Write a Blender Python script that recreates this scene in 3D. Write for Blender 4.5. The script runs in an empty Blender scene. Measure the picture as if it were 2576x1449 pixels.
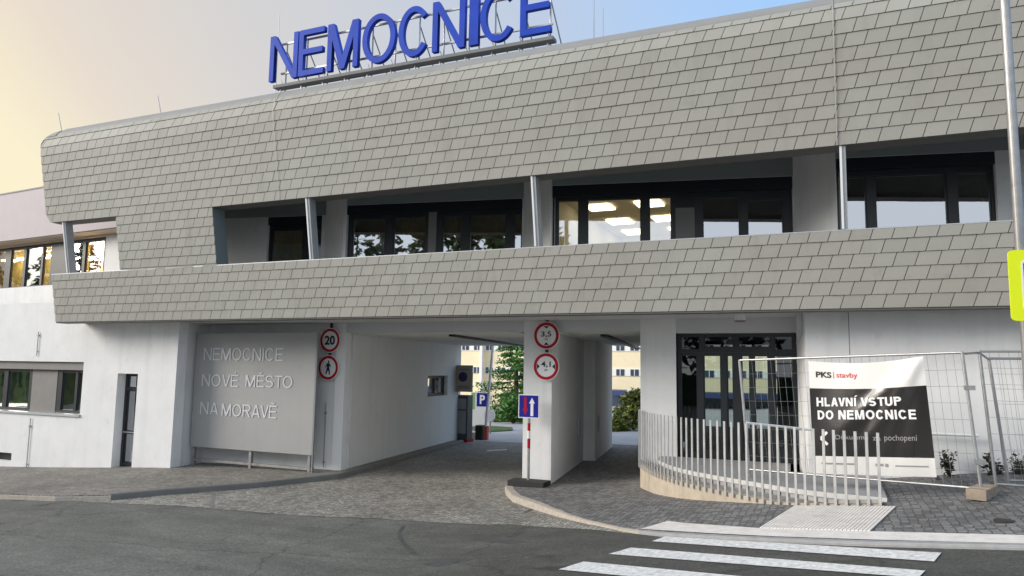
import bpy, bmesh, math, random
from mathutils import Vector, Matrix
R = math.radians
rng = random.Random(7)
scn = bpy.context.scene
col = scn.collection

# ------------------------------------------------------------------ camera
F = 1850.0 / 2576.0                      # focal length / picture width
EYE = Vector((6.207, -14.749, 1.65))
PITCH, ROLL, YAW = math.atan(204 / 1850), math.atan(.0155), R(23.722)
cd = bpy.data.cameras.new('camera'); cam = bpy.data.objects.new('camera', cd); col.objects.link(cam)
cd.sensor_width = 36; cd.lens = 36 * F; cd.clip_end = 2000; cd.clip_start = .05
ROT = Matrix.Rotation(YAW, 4, 'Z') @ Matrix.Rotation(R(90) + PITCH, 4, 'X') @ Matrix.Rotation(ROLL, 4, 'Z')
cam.matrix_world = Matrix.Translation(EYE) @ ROT
scn.camera = cam

# ------------------------------------------------------------------ sky, sun, exposure
SUN_EL, SUN_AZ = 20.0, -122.0            # degrees; azimuth from +Y, clockwise seen from above
sd = Vector((math.sin(R(SUN_AZ)) * math.cos(R(SUN_EL)), math.cos(R(SUN_AZ)) * math.cos(R(SUN_EL)), math.sin(R(SUN_EL))))
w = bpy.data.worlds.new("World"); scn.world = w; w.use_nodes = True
nt = w.node_tree; nt.nodes.clear()
sky = nt.nodes.new('ShaderNodeTexSky'); sky.sky_type = 'NISHITA'; sky.sun_disc = False
sky.sun_elevation = R(SUN_EL); sky.sun_rotation = R(SUN_AZ)
sky.air_density = 1.0; sky.dust_density = .15; sky.ozone_density = 1.6
bg = nt.nodes.new('ShaderNodeBackground'); bg.inputs[1].default_value = .06
wo = nt.nodes.new('ShaderNodeOutputWorld')
nt.links.new(sky.outputs[0], bg.inputs[0])
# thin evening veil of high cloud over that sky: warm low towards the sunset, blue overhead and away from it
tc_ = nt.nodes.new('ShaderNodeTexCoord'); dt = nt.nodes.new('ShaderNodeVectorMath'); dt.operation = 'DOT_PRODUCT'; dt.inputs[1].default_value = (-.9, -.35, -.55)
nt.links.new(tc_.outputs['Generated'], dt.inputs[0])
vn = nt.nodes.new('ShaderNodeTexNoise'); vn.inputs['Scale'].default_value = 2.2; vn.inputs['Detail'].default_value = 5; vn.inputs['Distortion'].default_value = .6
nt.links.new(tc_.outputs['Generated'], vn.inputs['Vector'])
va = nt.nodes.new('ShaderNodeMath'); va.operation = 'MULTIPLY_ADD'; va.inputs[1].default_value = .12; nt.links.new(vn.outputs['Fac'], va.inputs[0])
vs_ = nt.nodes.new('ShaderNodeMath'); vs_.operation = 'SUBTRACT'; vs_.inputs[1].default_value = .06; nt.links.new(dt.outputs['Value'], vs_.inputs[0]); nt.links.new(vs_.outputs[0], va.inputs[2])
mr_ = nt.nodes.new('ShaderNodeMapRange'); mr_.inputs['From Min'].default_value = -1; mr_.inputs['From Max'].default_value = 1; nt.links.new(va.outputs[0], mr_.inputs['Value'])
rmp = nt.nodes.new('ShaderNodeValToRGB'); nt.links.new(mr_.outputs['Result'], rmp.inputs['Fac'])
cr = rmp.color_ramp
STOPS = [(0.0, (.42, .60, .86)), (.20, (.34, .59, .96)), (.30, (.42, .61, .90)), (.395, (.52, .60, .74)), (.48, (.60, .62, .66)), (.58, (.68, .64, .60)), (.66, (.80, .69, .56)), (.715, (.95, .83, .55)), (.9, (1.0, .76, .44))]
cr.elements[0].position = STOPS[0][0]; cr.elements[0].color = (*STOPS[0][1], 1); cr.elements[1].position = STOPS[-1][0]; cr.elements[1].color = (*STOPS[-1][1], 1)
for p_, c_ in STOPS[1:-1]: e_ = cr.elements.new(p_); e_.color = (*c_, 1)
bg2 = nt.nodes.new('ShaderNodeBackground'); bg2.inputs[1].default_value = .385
# unseen half of the sky opposite the building, brightened blue-white to fill the facade
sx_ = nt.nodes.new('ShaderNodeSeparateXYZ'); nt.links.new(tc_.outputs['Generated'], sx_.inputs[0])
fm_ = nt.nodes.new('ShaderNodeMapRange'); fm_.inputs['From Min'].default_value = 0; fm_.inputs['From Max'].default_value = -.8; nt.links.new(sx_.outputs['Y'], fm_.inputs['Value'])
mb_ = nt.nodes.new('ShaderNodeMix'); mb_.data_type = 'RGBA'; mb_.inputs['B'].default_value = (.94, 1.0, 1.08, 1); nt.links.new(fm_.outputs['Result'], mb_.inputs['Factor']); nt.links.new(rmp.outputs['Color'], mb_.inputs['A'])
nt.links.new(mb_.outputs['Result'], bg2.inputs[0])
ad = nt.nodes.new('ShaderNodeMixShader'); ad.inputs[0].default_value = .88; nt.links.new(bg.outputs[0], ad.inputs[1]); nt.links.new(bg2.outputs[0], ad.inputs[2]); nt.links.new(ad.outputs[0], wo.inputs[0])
sl = bpy.data.lights.new('sun', 'SUN'); sl.energy = 1.3; sl.angle = R(30); sl.color = (1, .93, .84)
so = bpy.data.objects.new('sun', sl); col.objects.link(so)
so.rotation_euler = sd.to_track_quat('Z', 'Y').to_euler(); so.location = (-20, -10, 20)
scn.view_settings.view_transform = 'Standard'; scn.view_settings.look = 'None'
scn.view_settings.exposure = 1.52; scn.view_settings.gamma = 1

# ------------------------------------------------------------------ measuring helpers (photo measured at 2576 px wide)
RM = ROT.to_3x3()
def ray(x, y): return RM @ Vector(((x - 1288) / 1850, -(y - 724.5) / 1850, -1))
def onY(x, y, Y): r = ray(x, y); return EYE + r * ((Y - EYE.y) / r.y)
def onX(x, y, X): r = ray(x, y); return EYE + r * ((X - EYE.x) / r.x)
def onZ(x, y, Z): r = ray(x, y); return EYE + r * ((Z - EYE.z) / r.z)
def onP(x, y, P, d):                      # vertical plane through P with plan direction d
    n = Vector((-d[1], d[0], 0)); r = ray(x, y); P = Vector((P[0], P[1], 0))
    return EYE + r * ((P - EYE).dot(n) / r.dot(n))
def lerp_nodes(nodes, x):
    if x <= nodes[0][0]: return nodes[0][1]
    for (a, b), (c, d) in zip(nodes, nodes[1:]):
        if x <= c:
            t = (x - a) / (c - a); return b + (d - b) * t
    return nodes[-1][1]
GN = [(-60, -2.2), (-30, -1.75), (-15.3, -1.28), (-12, -1.08), (-9, -.88), (-5, -.8), (.5, -.74), (2.0, -.66), (2.7, -.57), (8.6, .225), (12, .45), (16, .55), (40, .6)]
def g0(x): return lerp_nodes(GN, x)
def g(x): return sum(g0(x + k * .3) for k in range(-2, 3)) / 5     # pavement level
def dr(x): return lerp_nodes([(1.2, .11), (3.0, .03), (20, .03)], x)
def road(x): return g(x) - dr(x)
def onG(x, y, f=road):
    z = -.3
    for _ in range(60):
        p = onZ(x, y, z); z = .5 * z + .5 * f(p.x)
    return onZ(x, y, z)

# ------------------------------------------------------------------ materials
def mat(name, c, rough=.6, metal=0, var=0.0, scale=3.0, bump=0.0, bscale=60, c2=None, spec=.5, island=0.0, coat=0):
    m = bpy.data.materials.new(name); m.use_nodes = True; t = m.node_tree; b = t.nodes['Principled BSDF']
    b.inputs['Roughness'].default_value = rough; b.inputs['Metallic'].default_value = metal
    b.inputs['Specular IOR Level'].default_value = spec; b.inputs['Coat Weight'].default_value = coat
    b.inputs['Base Color'].default_value = (*c, 1)
    N = t.nodes.new; L = t.links.new
    tc = N('ShaderNodeTexCoord')
    last = None
    if var > 0:
        n = N('ShaderNodeTexNoise'); n.inputs['Scale'].default_value = scale; n.inputs['Detail'].default_value = 8; n.inputs['Roughness'].default_value = .6
        L(tc.outputs['Object'], n.inputs['Vector'])
        r = N('ShaderNodeValToRGB'); r.color_ramp.elements[0].position = .32; r.color_ramp.elements[1].position = .68
        d = c2 if c2 else tuple(x * (1 - var) for x in c)
        u = tuple(min(1, x * (1 + var)) for x in c)
        r.color_ramp.elements[0].color = (*d, 1); r.color_ramp.elements[1].color = (*u, 1)
        L(n.outputs['Fac'], r.inputs['Fac']); last = r.outputs['Color']
    if island > 0:
        ge = N('ShaderNodeNewGeometry'); hs = N('ShaderNodeHueSaturation'); mr = N('ShaderNodeMapRange')
        mr.inputs['To Min'].default_value = 1 - island; mr.inputs['To Max'].default_value = 1 + island
        L(ge.outputs['Random Per Island'], mr.inputs['Value']); L(mr.outputs['Result'], hs.inputs['Value'])
        mt = N('ShaderNodeMath'); mt.operation = 'MULTIPLY'; mt.inputs[1].default_value = 7.31
        fr = N('ShaderNodeMath'); fr.operation = 'FRACT'; L(ge.outputs['Random Per Island'], mt.inputs[0]); L(mt.outputs[0], fr.inputs[0])
        m2 = N('ShaderNodeMapRange'); m2.inputs['To Min'].default_value = .5 - island * .12; m2.inputs['To Max'].default_value = .5 + island * .12
        L(fr.outputs[0], m2.inputs['Value']); L(m2.outputs['Result'], hs.inputs['Hue'])
        if last: L(last, hs.inputs['Color'])
        else: hs.inputs['Color'].default_value = (*c, 1)
        last = hs.outputs['Color']
    if last: L(last, b.inputs['Base Color'])
    if bump > 0:
        n2 = N('ShaderNodeTexNoise'); n2.inputs['Scale'].default_value = bscale; n2.inputs['Detail'].default_value = 4
        L(tc.outputs['Object'], n2.inputs['Vector'])
        bp = N('ShaderNodeBump'); bp.inputs['Strength'].default_value = bump; bp.inputs['Distance'].default_value = .02
        L(n2.outputs['Fac'], bp.inputs['Height']); L(bp.outputs['Normal'], b.inputs['Normal'])
    return m

def weather(m, amt=.10):
    t = m.node_tree; b = t.nodes['Principled BSDF']; N = t.nodes.new; L = t.links.new
    src = b.inputs['Base Color'].links[0].from_socket
    tc = N('ShaderNodeTexCoord'); mp = N('ShaderNodeMapping'); mp.inputs['Scale'].default_value = (3.2, 3.2, .22); L(tc.outputs['Object'], mp.inputs['Vector'])
    n = N('ShaderNodeTexNoise'); n.inputs['Scale'].default_value = 1; n.inputs['Detail'].default_value = 6; n.inputs['Roughness'].default_value = .6; L(mp.outputs[0], n.inputs['Vector'])
    r = N('ShaderNodeMapRange'); r.inputs['From Min'].default_value = .52; r.inputs['From Max'].default_value = .75; r.inputs['To Min'].default_value = 1; r.inputs['To Max'].default_value = 1 - amt; L(n.outputs['Fac'], r.inputs['Value'])
    n2 = N('ShaderNodeTexNoise'); n2.inputs['Scale'].default_value = 4; n2.inputs['Detail'].default_value = 8; L(tc.outputs['Object'], n2.inputs['Vector'])
    r2 = N('ShaderNodeMapRange'); r2.inputs['From Min'].default_value = .62; r2.inputs['From Max'].default_value = .75; r2.inputs['To Min'].default_value = 1; r2.inputs['To Max'].default_value = 1 - amt; L(n2.outputs['Fac'], r2.inputs['Value'])
    mm = N('ShaderNodeMath'); mm.operation = 'MULTIPLY'; L(r.outputs['Result'], mm.inputs[0]); L(r2.outputs['Result'], mm.inputs[1])
    x = N('ShaderNodeMix'); x.data_type = 'RGBA'; x.blend_type = 'MULTIPLY'; x.inputs['Factor'].default_value = 1; L(src, x.inputs['A']); L(mm.outputs[0], x.inputs['B']); L(x.outputs['Result'], b.inputs['Base Color'])

def mat_setts(name, c, cell=9.0, var=.35, gap=(.03, .03, .03), gapw=.09, bump=.6, stain=None, rand=.55):
    m = bpy.data.materials.new(name); m.use_nodes = True; t = m.node_tree; b = t.nodes['Principled BSDF']; N = t.nodes.new; L = t.links.new
    b.inputs['Roughness'].default_value = .75
    tc = N('ShaderNodeTexCoord'); sep = N('ShaderNodeSeparateXYZ'); cmb = N('ShaderNodeCombineXYZ')
    L(tc.outputs['Object'], sep.inputs[0]); L(sep.outputs[0], cmb.inputs[0]); L(sep.outputs[1], cmb.inputs[1])
    wn = N('ShaderNodeTexNoise'); wn.inputs['Scale'].default_value = .5; L(cmb.outputs[0], wn.inputs['Vector'])
    mx = N('ShaderNodeMix'); mx.data_type = 'VECTOR'; mx.inputs['Factor'].default_value = .25
    L(cmb.outputs[0], mx.inputs['A']); L(wn.outputs['Color'], mx.inputs['B'])
    v = N('ShaderNodeTexVoronoi'); v.inputs['Scale'].default_value = cell; v.inputs['Randomness'].default_value = rand; v.voronoi_dimensions = '2D'
    e = N('ShaderNodeTexVoronoi'); e.feature = 'DISTANCE_TO_EDGE'; e.inputs['Scale'].default_value = cell; e.inputs['Randomness'].default_value = rand; e.voronoi_dimensions = '2D'
    for q in (v, e): L(mx.outputs['Result'], q.inputs['Vector']) if False else L(cmb.outputs[0], q.inputs['Vector'])
    rp = N('ShaderNodeValToRGB')
    rp.color_ramp.elements[0].color = (*[x * (1 - var) for x in c], 1); rp.color_ramp.elements[1].color = (*[min(1, x * (1 + var)) for x in c], 1)
    sp = N('ShaderNodeSeparateColor'); L(v.outputs['Color'], sp.inputs[0]); L(sp.outputs[0], rp.inputs['Fac'])
    n = N('ShaderNodeTexNoise'); n.inputs['Scale'].default_value = .55; n.inputs['Detail'].default_value = 7; n.inputs['Roughness'].default_value = .6; L(cmb.outputs[0], n.inputs['Vector'])
    nr = N('ShaderNodeMapRange'); nr.inputs['From Min'].default_value = .3; nr.inputs['From Max'].default_value = .7; nr.inputs['To Min'].default_value = .68; nr.inputs['To Max'].default_value = 1.25
    L(n.outputs['Fac'], nr.inputs['Value'])
    mul = N('ShaderNodeMix'); mul.data_type = 'RGBA'; mul.blend_type = 'MULTIPLY'; mul.inputs['Factor'].default_value = 1
    L(rp.outputs['Color'], mul.inputs['A']); L(nr.outputs['Result'], mul.inputs['B'])
    gr = N('ShaderNodeMapRange'); gr.inputs['From Min'].default_value = gapw * .4; gr.inputs['From Max'].default_value = gapw
    L(e.outputs['Distance'], gr.inputs['Value'])
    fin = N('ShaderNodeMix'); fin.data_type = 'RGBA'; fin.inputs['A'].default_value = (*gap, 1)
    L(gr.outputs['Result'], fin.inputs['Factor']); L(mul.outputs['Result'], fin.inputs['B'])
    L(fin.outputs['Result'], b.inputs['Base Color'])
    bp = N('ShaderNodeBump'); bp.inputs['Strength'].default_value = bump; bp.inputs['Distance'].default_value = .012
    L(gr.outputs['Result'], bp.inputs['Height']); L(bp.outputs['Normal'], b.inputs['Normal'])
    return m

def mat_asphalt(name):
    m = bpy.data.materials.new(name); m.use_nodes = True; t = m.node_tree; b = t.nodes['Principled BSDF']; N = t.nodes.new; L = t.links.new
    tc = N('ShaderNodeTexCoord')
    def noise(scale, detail=6, rough=.6, dist=0, vec=None):
        n = N('ShaderNodeTexNoise'); n.inputs['Scale'].default_value = scale; n.inputs['Detail'].default_value = detail; n.inputs['Roughness'].default_value = rough; n.inputs['Distortion'].default_value = dist
        L(vec or tc.outputs['Object'], n.inputs['Vector']); return n
    def mul(a, bb):
        x = N('ShaderNodeMix'); x.data_type = 'RGBA'; x.blend_type = 'MULTIPLY'; x.inputs['Factor'].default_value = 1; L(a, x.inputs['A']); L(bb, x.inputs['B']); return x.outputs['Result']
    def ramp(src, p0, c0, p1, c1):
        r = N('ShaderNodeValToRGB'); r.color_ramp.elements[0].position = p0; r.color_ramp.elements[0].color = (c0, c0, c0 * .98, 1); r.color_ramp.elements[1].position = p1; r.color_ramp.elements[1].color = (c1, c1, c1 * .98, 1); L(src, r.inputs['Fac']); return r.outputs['Color']
    base = ramp(noise(1.6, 12, .72).outputs['Fac'], .3, .115, .7, .175)
    speck = ramp(noise(30, 5, .8).outputs['Fac'], .34, .5, .67, 1.55)
    mp = N('ShaderNodeMapping'); mp.inputs['Scale'].default_value = (.3, 1.3, 1); mp.inputs['Rotation'].default_value = (0, 0, .25); L(tc.outputs['Object'], mp.inputs['Vector'])
    streak = ramp(noise(1.1, 10, .72, .3, mp.outputs[0]).outputs['Fac'], .36, .80, .62, 1.1)
    patch = ramp(noise(.7, 4, .5, 1.2).outputs['Fac'], .30, .55, .36, 1.0)
    mid = ramp(noise(7, 6, .7).outputs['Fac'], .32, .87, .68, 1.1)
    ck = N('ShaderNodeTexVoronoi'); ck.feature = 'DISTANCE_TO_EDGE'; ck.inputs['Scale'].default_value = .33
    cn = noise(1.4, 6, .7); cm = N('ShaderNodeMix'); cm.data_type = 'VECTOR'; cm.inputs['Factor'].default_value = .35; L(tc.outputs['Object'], cm.inputs['A']); L(cn.outputs['Color'], cm.inputs['B']); L(cm.outputs['Result'], ck.inputs['Vector'])
    crack = ramp(ck.outputs['Distance'], .0015, .62, .006, 1.0)
    c = mul(mul(mul(mul(mul(base, speck), streak), patch), mid), crack)
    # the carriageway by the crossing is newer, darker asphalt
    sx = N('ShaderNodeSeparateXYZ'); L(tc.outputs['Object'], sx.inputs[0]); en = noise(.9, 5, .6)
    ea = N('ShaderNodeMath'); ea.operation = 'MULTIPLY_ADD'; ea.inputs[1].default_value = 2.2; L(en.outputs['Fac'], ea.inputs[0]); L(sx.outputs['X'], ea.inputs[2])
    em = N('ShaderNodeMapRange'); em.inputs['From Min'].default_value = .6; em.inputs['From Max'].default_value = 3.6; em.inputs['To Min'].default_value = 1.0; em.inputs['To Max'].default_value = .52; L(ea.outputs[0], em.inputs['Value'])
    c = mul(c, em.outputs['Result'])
    L(c, b.inputs['Base Color']); b.inputs['Roughness'].default_value = .82
    bp = N('ShaderNodeBump'); bp.inputs['Strength'].default_value = .5; bp.inputs['Distance'].default_value = .01
    L(noise(70, 3).outputs['Fac'], bp.inputs['Height']); L(bp.outputs['Normal'], b.inputs['Normal'])
    return m

def mat_glass(name, tint=(.75, .8, .78), refl=.22, rough=.015, wob=.004, top=1):
    m = bpy.data.materials.new(name); m.use_nodes = True; t = m.node_tree; N = t.nodes.new; L = t.links.new
    t.nodes.clear(); o = N('ShaderNodeOutputMaterial'); a = N('ShaderNodeBsdfTransparent'); a.inputs[0].default_value = (*tint, 1)
    gl = N('ShaderNodeBsdfGlossy'); gl.inputs['Roughness'].default_value = rough; gl.inputs['Color'].default_value = (.95, .97, 1, 1)
    lw = N('ShaderNodeLayerWeight'); lw.inputs['Blend'].default_value = .35
    mr = N('ShaderNodeMapRange'); mr.inputs['To Min'].default_value = refl; mr.inputs['To Max'].default_value = top
    L(lw.outputs['Fresnel'], mr.inputs['Value'])
    mx = N('ShaderNodeMixShader'); L(mr.outputs['Result'], mx.inputs[0]); L(a.outputs[0], mx.inputs[1]); L(gl.outputs[0], mx.inputs[2]); L(mx.outputs[0], o.inputs[0])
    n = N('ShaderNodeTexNoise'); n.inputs['Scale'].default_value = 1.3; tc = N('ShaderNodeTexCoord'); L(tc.outputs['Object'], n.inputs['Vector'])
    bp = N('ShaderNodeBump'); bp.inputs['Strength'].default_value = .25; bp.inputs['Distance'].default_value = wob; L(n.outputs['Fac'], bp.inputs['Height']); L(bp.outputs['Normal'], gl.inputs['Normal'])
    return m

def mat_emit(name, c, s):
    m = bpy.data.materials.new(name); m.use_nodes = True; b = m.node_tree.nodes['Principled BSDF']
    b.inputs['Base Color'].default_value = (*c, 1); b.inputs['Emission Color'].default_value = (*c, 1); b.inputs['Emission Strength'].default_value = s
    return m

def mat_leaf(name, c, c2):
    m = mat(name, c, rough=.6, var=.35, scale=1.2, c2=c2, island=.35, spec=.3)
    return m

M = dict(
    tile=mat('shingle_grey', (.338, .342, .308), .62, var=.05, scale=.45, c2=(.345, .328, .292), island=.05, bump=.15, bscale=120, spec=.4),
    back=mat('shell_underlay', (.14, .135, .125), .8),
    shellin=mat('shell_lining', (.16, .165, .165), .7, var=.05),
    jamb=mat('jamb_sheet', (.20, .25, .26), .45, metal=.2),
    roof=mat('roof_membrane', (.3, .3, .3), .8),
    white=mat('white_render', (.8, .8, .795), .85, var=.045, scale=1.6, bump=.12, bscale=220),
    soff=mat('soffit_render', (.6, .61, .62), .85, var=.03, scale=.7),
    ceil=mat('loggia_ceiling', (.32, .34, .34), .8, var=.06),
    passage=mat('passage_render', (.8, .795, .77), .85, var=.03, scale=.6),
    mauve=mat('fascia_mauve', (.5, .44, .46), .7, var=.03),
    beige=mat('beige_soffit', (.55, .45, .35), .7),
    dark=mat('anthracite_frame', (.018, .022, .026), .4, spec=.5),
    box=mat('blind_box', (.012, .018, .026), .45),
    greyp=mat('grey_panel', (.22, .21, .2), .6, var=.06),
    galv=mat('galvanised_steel', (.42, .42, .42), .42, metal=.75, var=.12, scale=9),
    steel=mat('painted_steel', (.44, .44, .435), .5, metal=.2, var=.14, scale=6),
    zinc=mat('zinc_post', (.45, .47, .49), .45, metal=.4, var=.08, scale=5),
    silver=mat('silver_sheet', (.365, .365, .36), .5, metal=.1, var=.05, scale=.7), hdr=mat('header_panel', (.3, .33, .33), .6), flash=mat('roof_flashing', (.27, .268, .26), .65, var=.05),
    dimwhite=mat('letter_white', (.66, .66, .68), .5),
    bluep=mat('letter_blue', (.014, .055, .42), .5, spec=.15, var=.12, scale=2.5),
    bluedk=mat('letter_return', (.02, .035, .18), .5),
    red=mat('sign_red', (.42, .006, .022), .5, spec=.25), signw=mat('sign_white', (.82, .82, .82), .45), black=mat('sign_black', (.012, .012, .014), .5),
    signb=mat('sign_blue', (.008, .014, .27), .5, spec=.25), signgrey=mat('sign_back', (.4, .4, .42), .5, metal=.5),
    yellow=mat('fluorescent_yellow', (.78, .9, .0), .5),
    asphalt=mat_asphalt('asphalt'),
    setts=mat_setts('granite_setts', (.32, .305, .27), cell=11, var=.34, gap=(.09, .085, .075), gapw=.1),
    setts2=mat_setts('brown_setts', (.265, .245, .215), cell=11, var=.26, gapw=.08, gap=(.09, .085, .075)),
    pavers=mat_setts('grey_pavers', (.19, .187, .185), cell=10.5, var=.38, gapw=.08, gap=(.05, .05, .05), rand=.4),
    darkpav=mat_setts('passage_pavers', (.30, .29, .27), cell=7, var=.15, gapw=.06),
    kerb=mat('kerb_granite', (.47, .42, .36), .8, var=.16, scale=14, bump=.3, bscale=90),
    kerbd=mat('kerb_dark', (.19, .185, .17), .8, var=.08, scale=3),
    tact=mat('tactile_white', (.74, .70, .66), .8, var=.1, scale=9, bump=.25, bscale=70),
    paint=mat('road_paint', (.8, .8, .78), .7, var=.1, scale=19, c2=(.5, .5, .49)),
    conc=mat('beige_concrete', (.50, .43, .34), .85, var=.1, scale=5, bump=.2),
    deck=mat('deck_slab', (.34, .34, .34), .8, var=.12, scale=8),
    foot=mat('foot_concrete', (.33, .27, .21), .9, var=.2, scale=10, bump=.4),
    rubber=mat('black_rubber', (.03, .03, .03), .8),
    banw=mat('banner_white', (.78, .77, .74), .42, spec=.5), banb=mat('banner_black', (.012, .011, .011), .24, spec=.8, coat=.4), banred=mat('banner_red', (.62, .07, .08), .5), bangrey=mat('banner_grey', (.3, .3, .3), .5),
    glass=mat_glass('window_glass', (.66, .68, .6), .52), glasst=mat_glass('transom_glass', (.12, .15, .17), .03, top=.3), glassd=mat_glass('door_glass', (.46, .55, .51), .08, top=.5),
    glassw=mat_glass('left_wing_glass', (.85, .75, .55), .10),
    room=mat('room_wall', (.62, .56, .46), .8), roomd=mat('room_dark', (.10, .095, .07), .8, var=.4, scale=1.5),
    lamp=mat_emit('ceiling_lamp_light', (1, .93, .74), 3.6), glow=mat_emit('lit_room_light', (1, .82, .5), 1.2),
    wire=mat('conductor', (.5, .47, .42), .5, metal=.5), rodm=mat('rod_metal', (.42, .42, .43), .5, metal=.5),
    yelwall=mat('yellow_render', (.80, .70, .48), .85, var=.05), whwall=mat('white_trim', (.78, .77, .74), .8),
    winblue=mat('far_window', (.05, .07, .11), .15, spec=.8),
    canopy=mat('blue_canopy', (.03, .05, .15), .5),
    yard=mat('yard_concrete', (.44, .44, .46), .85, var=.1, scale=1.2), grass=mat('lawn', (.07, .13, .03), .9, var=.3, scale=8),
    bark=mat('bark', (.09, .06, .04), .9, var=.3),
    leafc=mat_leaf('conifer_green', (.10, .25, .05), (.03, .10, .022)), leafb=mat_leaf('bush_green', (.19, .21, .045), (.06, .09, .02)), olive=mat('olive_curtain', (.55, .45, .17), .8, var=.25, scale=3), leafs=mat_leaf('twig_green', (.03, .04, .03), (.012, .016, .012)),
    leaft=mat_leaf('street_tree_green', (.05, .08, .025), (.02, .035, .012)),
    cab=mat('cabinet_grey', (.07, .075, .075), .5), cabl=mat('cabinet_panel', (.24, .26, .27), .45), board=mat('notice_board', (.36, .325, .29), .6), purple=mat('notice_disc', (.03, .015, .09), .5),
    orange=mat('red_reflector', (.62, .09, .05), .5), green=mat('board_green', (.25, .5, .2), .5), soil=mat('soil', (.05, .045, .04), .95, var=.3, scale=15, bump=.5),
)

for k_, a_ in (('white', .09), ('passage', .08), ('tile', .12), ('conc', .25), ('galv', .3), ('steel', .15), ('silver', .05), ('tact', .2)): weather(M[k_], a_)
# ------------------------------------------------------------------ mesh building
class MB:
    def __init__(s): s.v = []; s.f = []
    def add(s, vs, fs):
        n = len(s.v); s.v += [tuple(p) for p in vs]; s.f += [tuple(i + n for i in f) for f in fs]; return s
    def quad(s, a, b, c, d): return s.add([a, b, c, d], [(0, 1, 2, 3)])
    def box(s, x0, x1, y0, y1, z0, z1, M4=None):
        vs = [Vector((x, y, z)) for z in (z0, z1) for (x, y) in ((x0, y0), (x1, y0), (x1, y1), (x0, y1))]
        if M4: vs = [M4 @ v for v in vs]
        return s.add(vs, [(3, 2, 1, 0), (4, 5, 6, 7), (0, 1, 5, 4), (1, 2, 6, 5), (2, 3, 7, 6), (3, 0, 4, 7)])
    def prism(s, pts, z0, z1):             # plan polygon, counter-clockwise
        n = len(pts); vs = [(p[0], p[1], z0) for p in pts] + [(p[0], p[1], z1) for p in pts]
        return s.add(vs, [tuple(range(n - 1, -1, -1)), tuple(range(n, 2 * n))] + [(i, (i + 1) % n, n + (i + 1) % n, n + i) for i in range(n)])
    def tube(s, a, b, r, n=10, r2=None):
        a, b = Vector(a), Vector(b); r2 = r if r2 is None else r2
        q = (b - a).to_track_quat('Z', 'Y').to_matrix()
        vs = []
        for p, rr in ((a, r), (b, r2)):
            vs += [p + q @ Vector((rr * math.cos(2 * math.pi * i / n), rr * math.sin(2 * math.pi * i / n), 0)) for i in range(n)]
        return s.add(vs, [(i, (i + 1) % n, n + (i + 1) % n, n + i) for i in range(n)] + [tuple(range(n - 1, -1, -1)), tuple(range(n, 2 * n))])
    def bar(s, a, b, w, h, up=(0, 0, 1)):  # rectangular bar from a to b
        a, b = Vector(a), Vector(b); d = (b - a).normalized(); u = Vector(up); x = d.cross(u)
        if x.length < 1e-4: x = d.cross(Vector((0, 1, 0)))
        x.normalize(); u = x.cross(d)
        vs = [p + x * (sx * w / 2) + u * (sy * h / 2) for p in (a, b) for sx, sy in ((-1, -1), (1, -1), (1, 1), (-1, 1))]
        return s.add(vs, [(0, 1, 2, 3), (7, 6, 5, 4), (0, 4, 5, 1), (1, 5, 6, 2), (2, 6, 7, 3), (3, 7, 4, 0)])
    def build(s, name, m, parent=None, bevel=0, smooth=False):
        me = bpy.data.meshes.new(name); me.from_pydata(s.v, [], s.f); me.update()
        bm = bmesh.new(); bm.from_mesh(me); bmesh.ops.recalc_face_normals(bm, faces=bm.faces)
        if bevel: bmesh.ops.bevel(bm, geom=list(bm.edges), offset=bevel, segments=2, affect='EDGES', profile=.7)
        bm.to_mesh(me); bm.free()
        if smooth: me.polygons.foreach_set('use_smooth', [True] * len(me.polygons))
        return link(name, me, m, parent)

def link(name, me, m, parent=None):
    if m: me.materials.append(M[m] if isinstance(m, str) else m)
    o = bpy.data.objects.new(name, me); col.objects.link(o)
    if parent:
        o.parent = parent
        p = parent
        while p.parent: p = p.parent
        if parent == p: o.location = -Vector(p['base']) if 'base' in p else (0, 0, 0)
    return o
def thing(name, label, cat, loc=(0, 0, 0), group=None, kind=None):
    o = bpy.data.objects.new(name, None); col.objects.link(o); o.location = loc; o.empty_display_size = .2
    o['base'] = tuple(float(x) for x in loc); o['label'] = label; o['category'] = cat
    if group: o['group'] = group
    return o
def tag(o, label, cat, group=None):
    o['label'] = label; o['category'] = cat
    if group: o['group'] = group
    return o
def struct(o, label=None, cat=None, kind='structure'):
    o['kind'] = kind
    if label: o['label'] = label
    if cat: o['category'] = cat
    return o

def text_mesh(s, width, height, bold=0.0, extrude=.004, spacing=1.0):
    """text as a mesh in the XZ plane, its lower left corner at the origin, front towards -Y"""
    c = bpy.data.curves.new('t', 'FONT'); c.body = s; c.size = 1; c.offset = bold; c.extrude = .02; c.space_character = spacing; c.resolution_u = 4
    o = bpy.data.objects.new('t', c); col.objects.link(o)
    dg = bpy.context.evaluated_depsgraph_get(); me = bpy.data.meshes.new_from_object(o.evaluated_get(dg))
    bpy.data.objects.remove(o); bpy.data.curves.remove(c)
    xs = [v.co.x for v in me.vertices]; ys = [v.co.y for v in me.vertices]
    x0, x1, y0, y1 = min(xs), max(xs), min(ys), max(ys)
    for v in me.vertices:
        x, y, z = v.co
        v.co = ((x - x0) / (x1 - x0) * width, -z / .02 * extrude, (y - y0) / (y1 - y0) * height)
    return me
def put_text(name, s, mtl, parent, origin, ux, uz, width, height, **k):
    me = text_mesh(s, width, height, **k); ux = Vector(ux).normalized(); uz = Vector(uz).normalized(); n = uz.cross(ux)   # towards viewer = -n*y
    for v in me.vertices:
        x, y, z = v.co; v.co = Vector(origin) + ux * x + uz * z + n * y * 1.0
    return link(name, me, mtl, parent)


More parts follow.
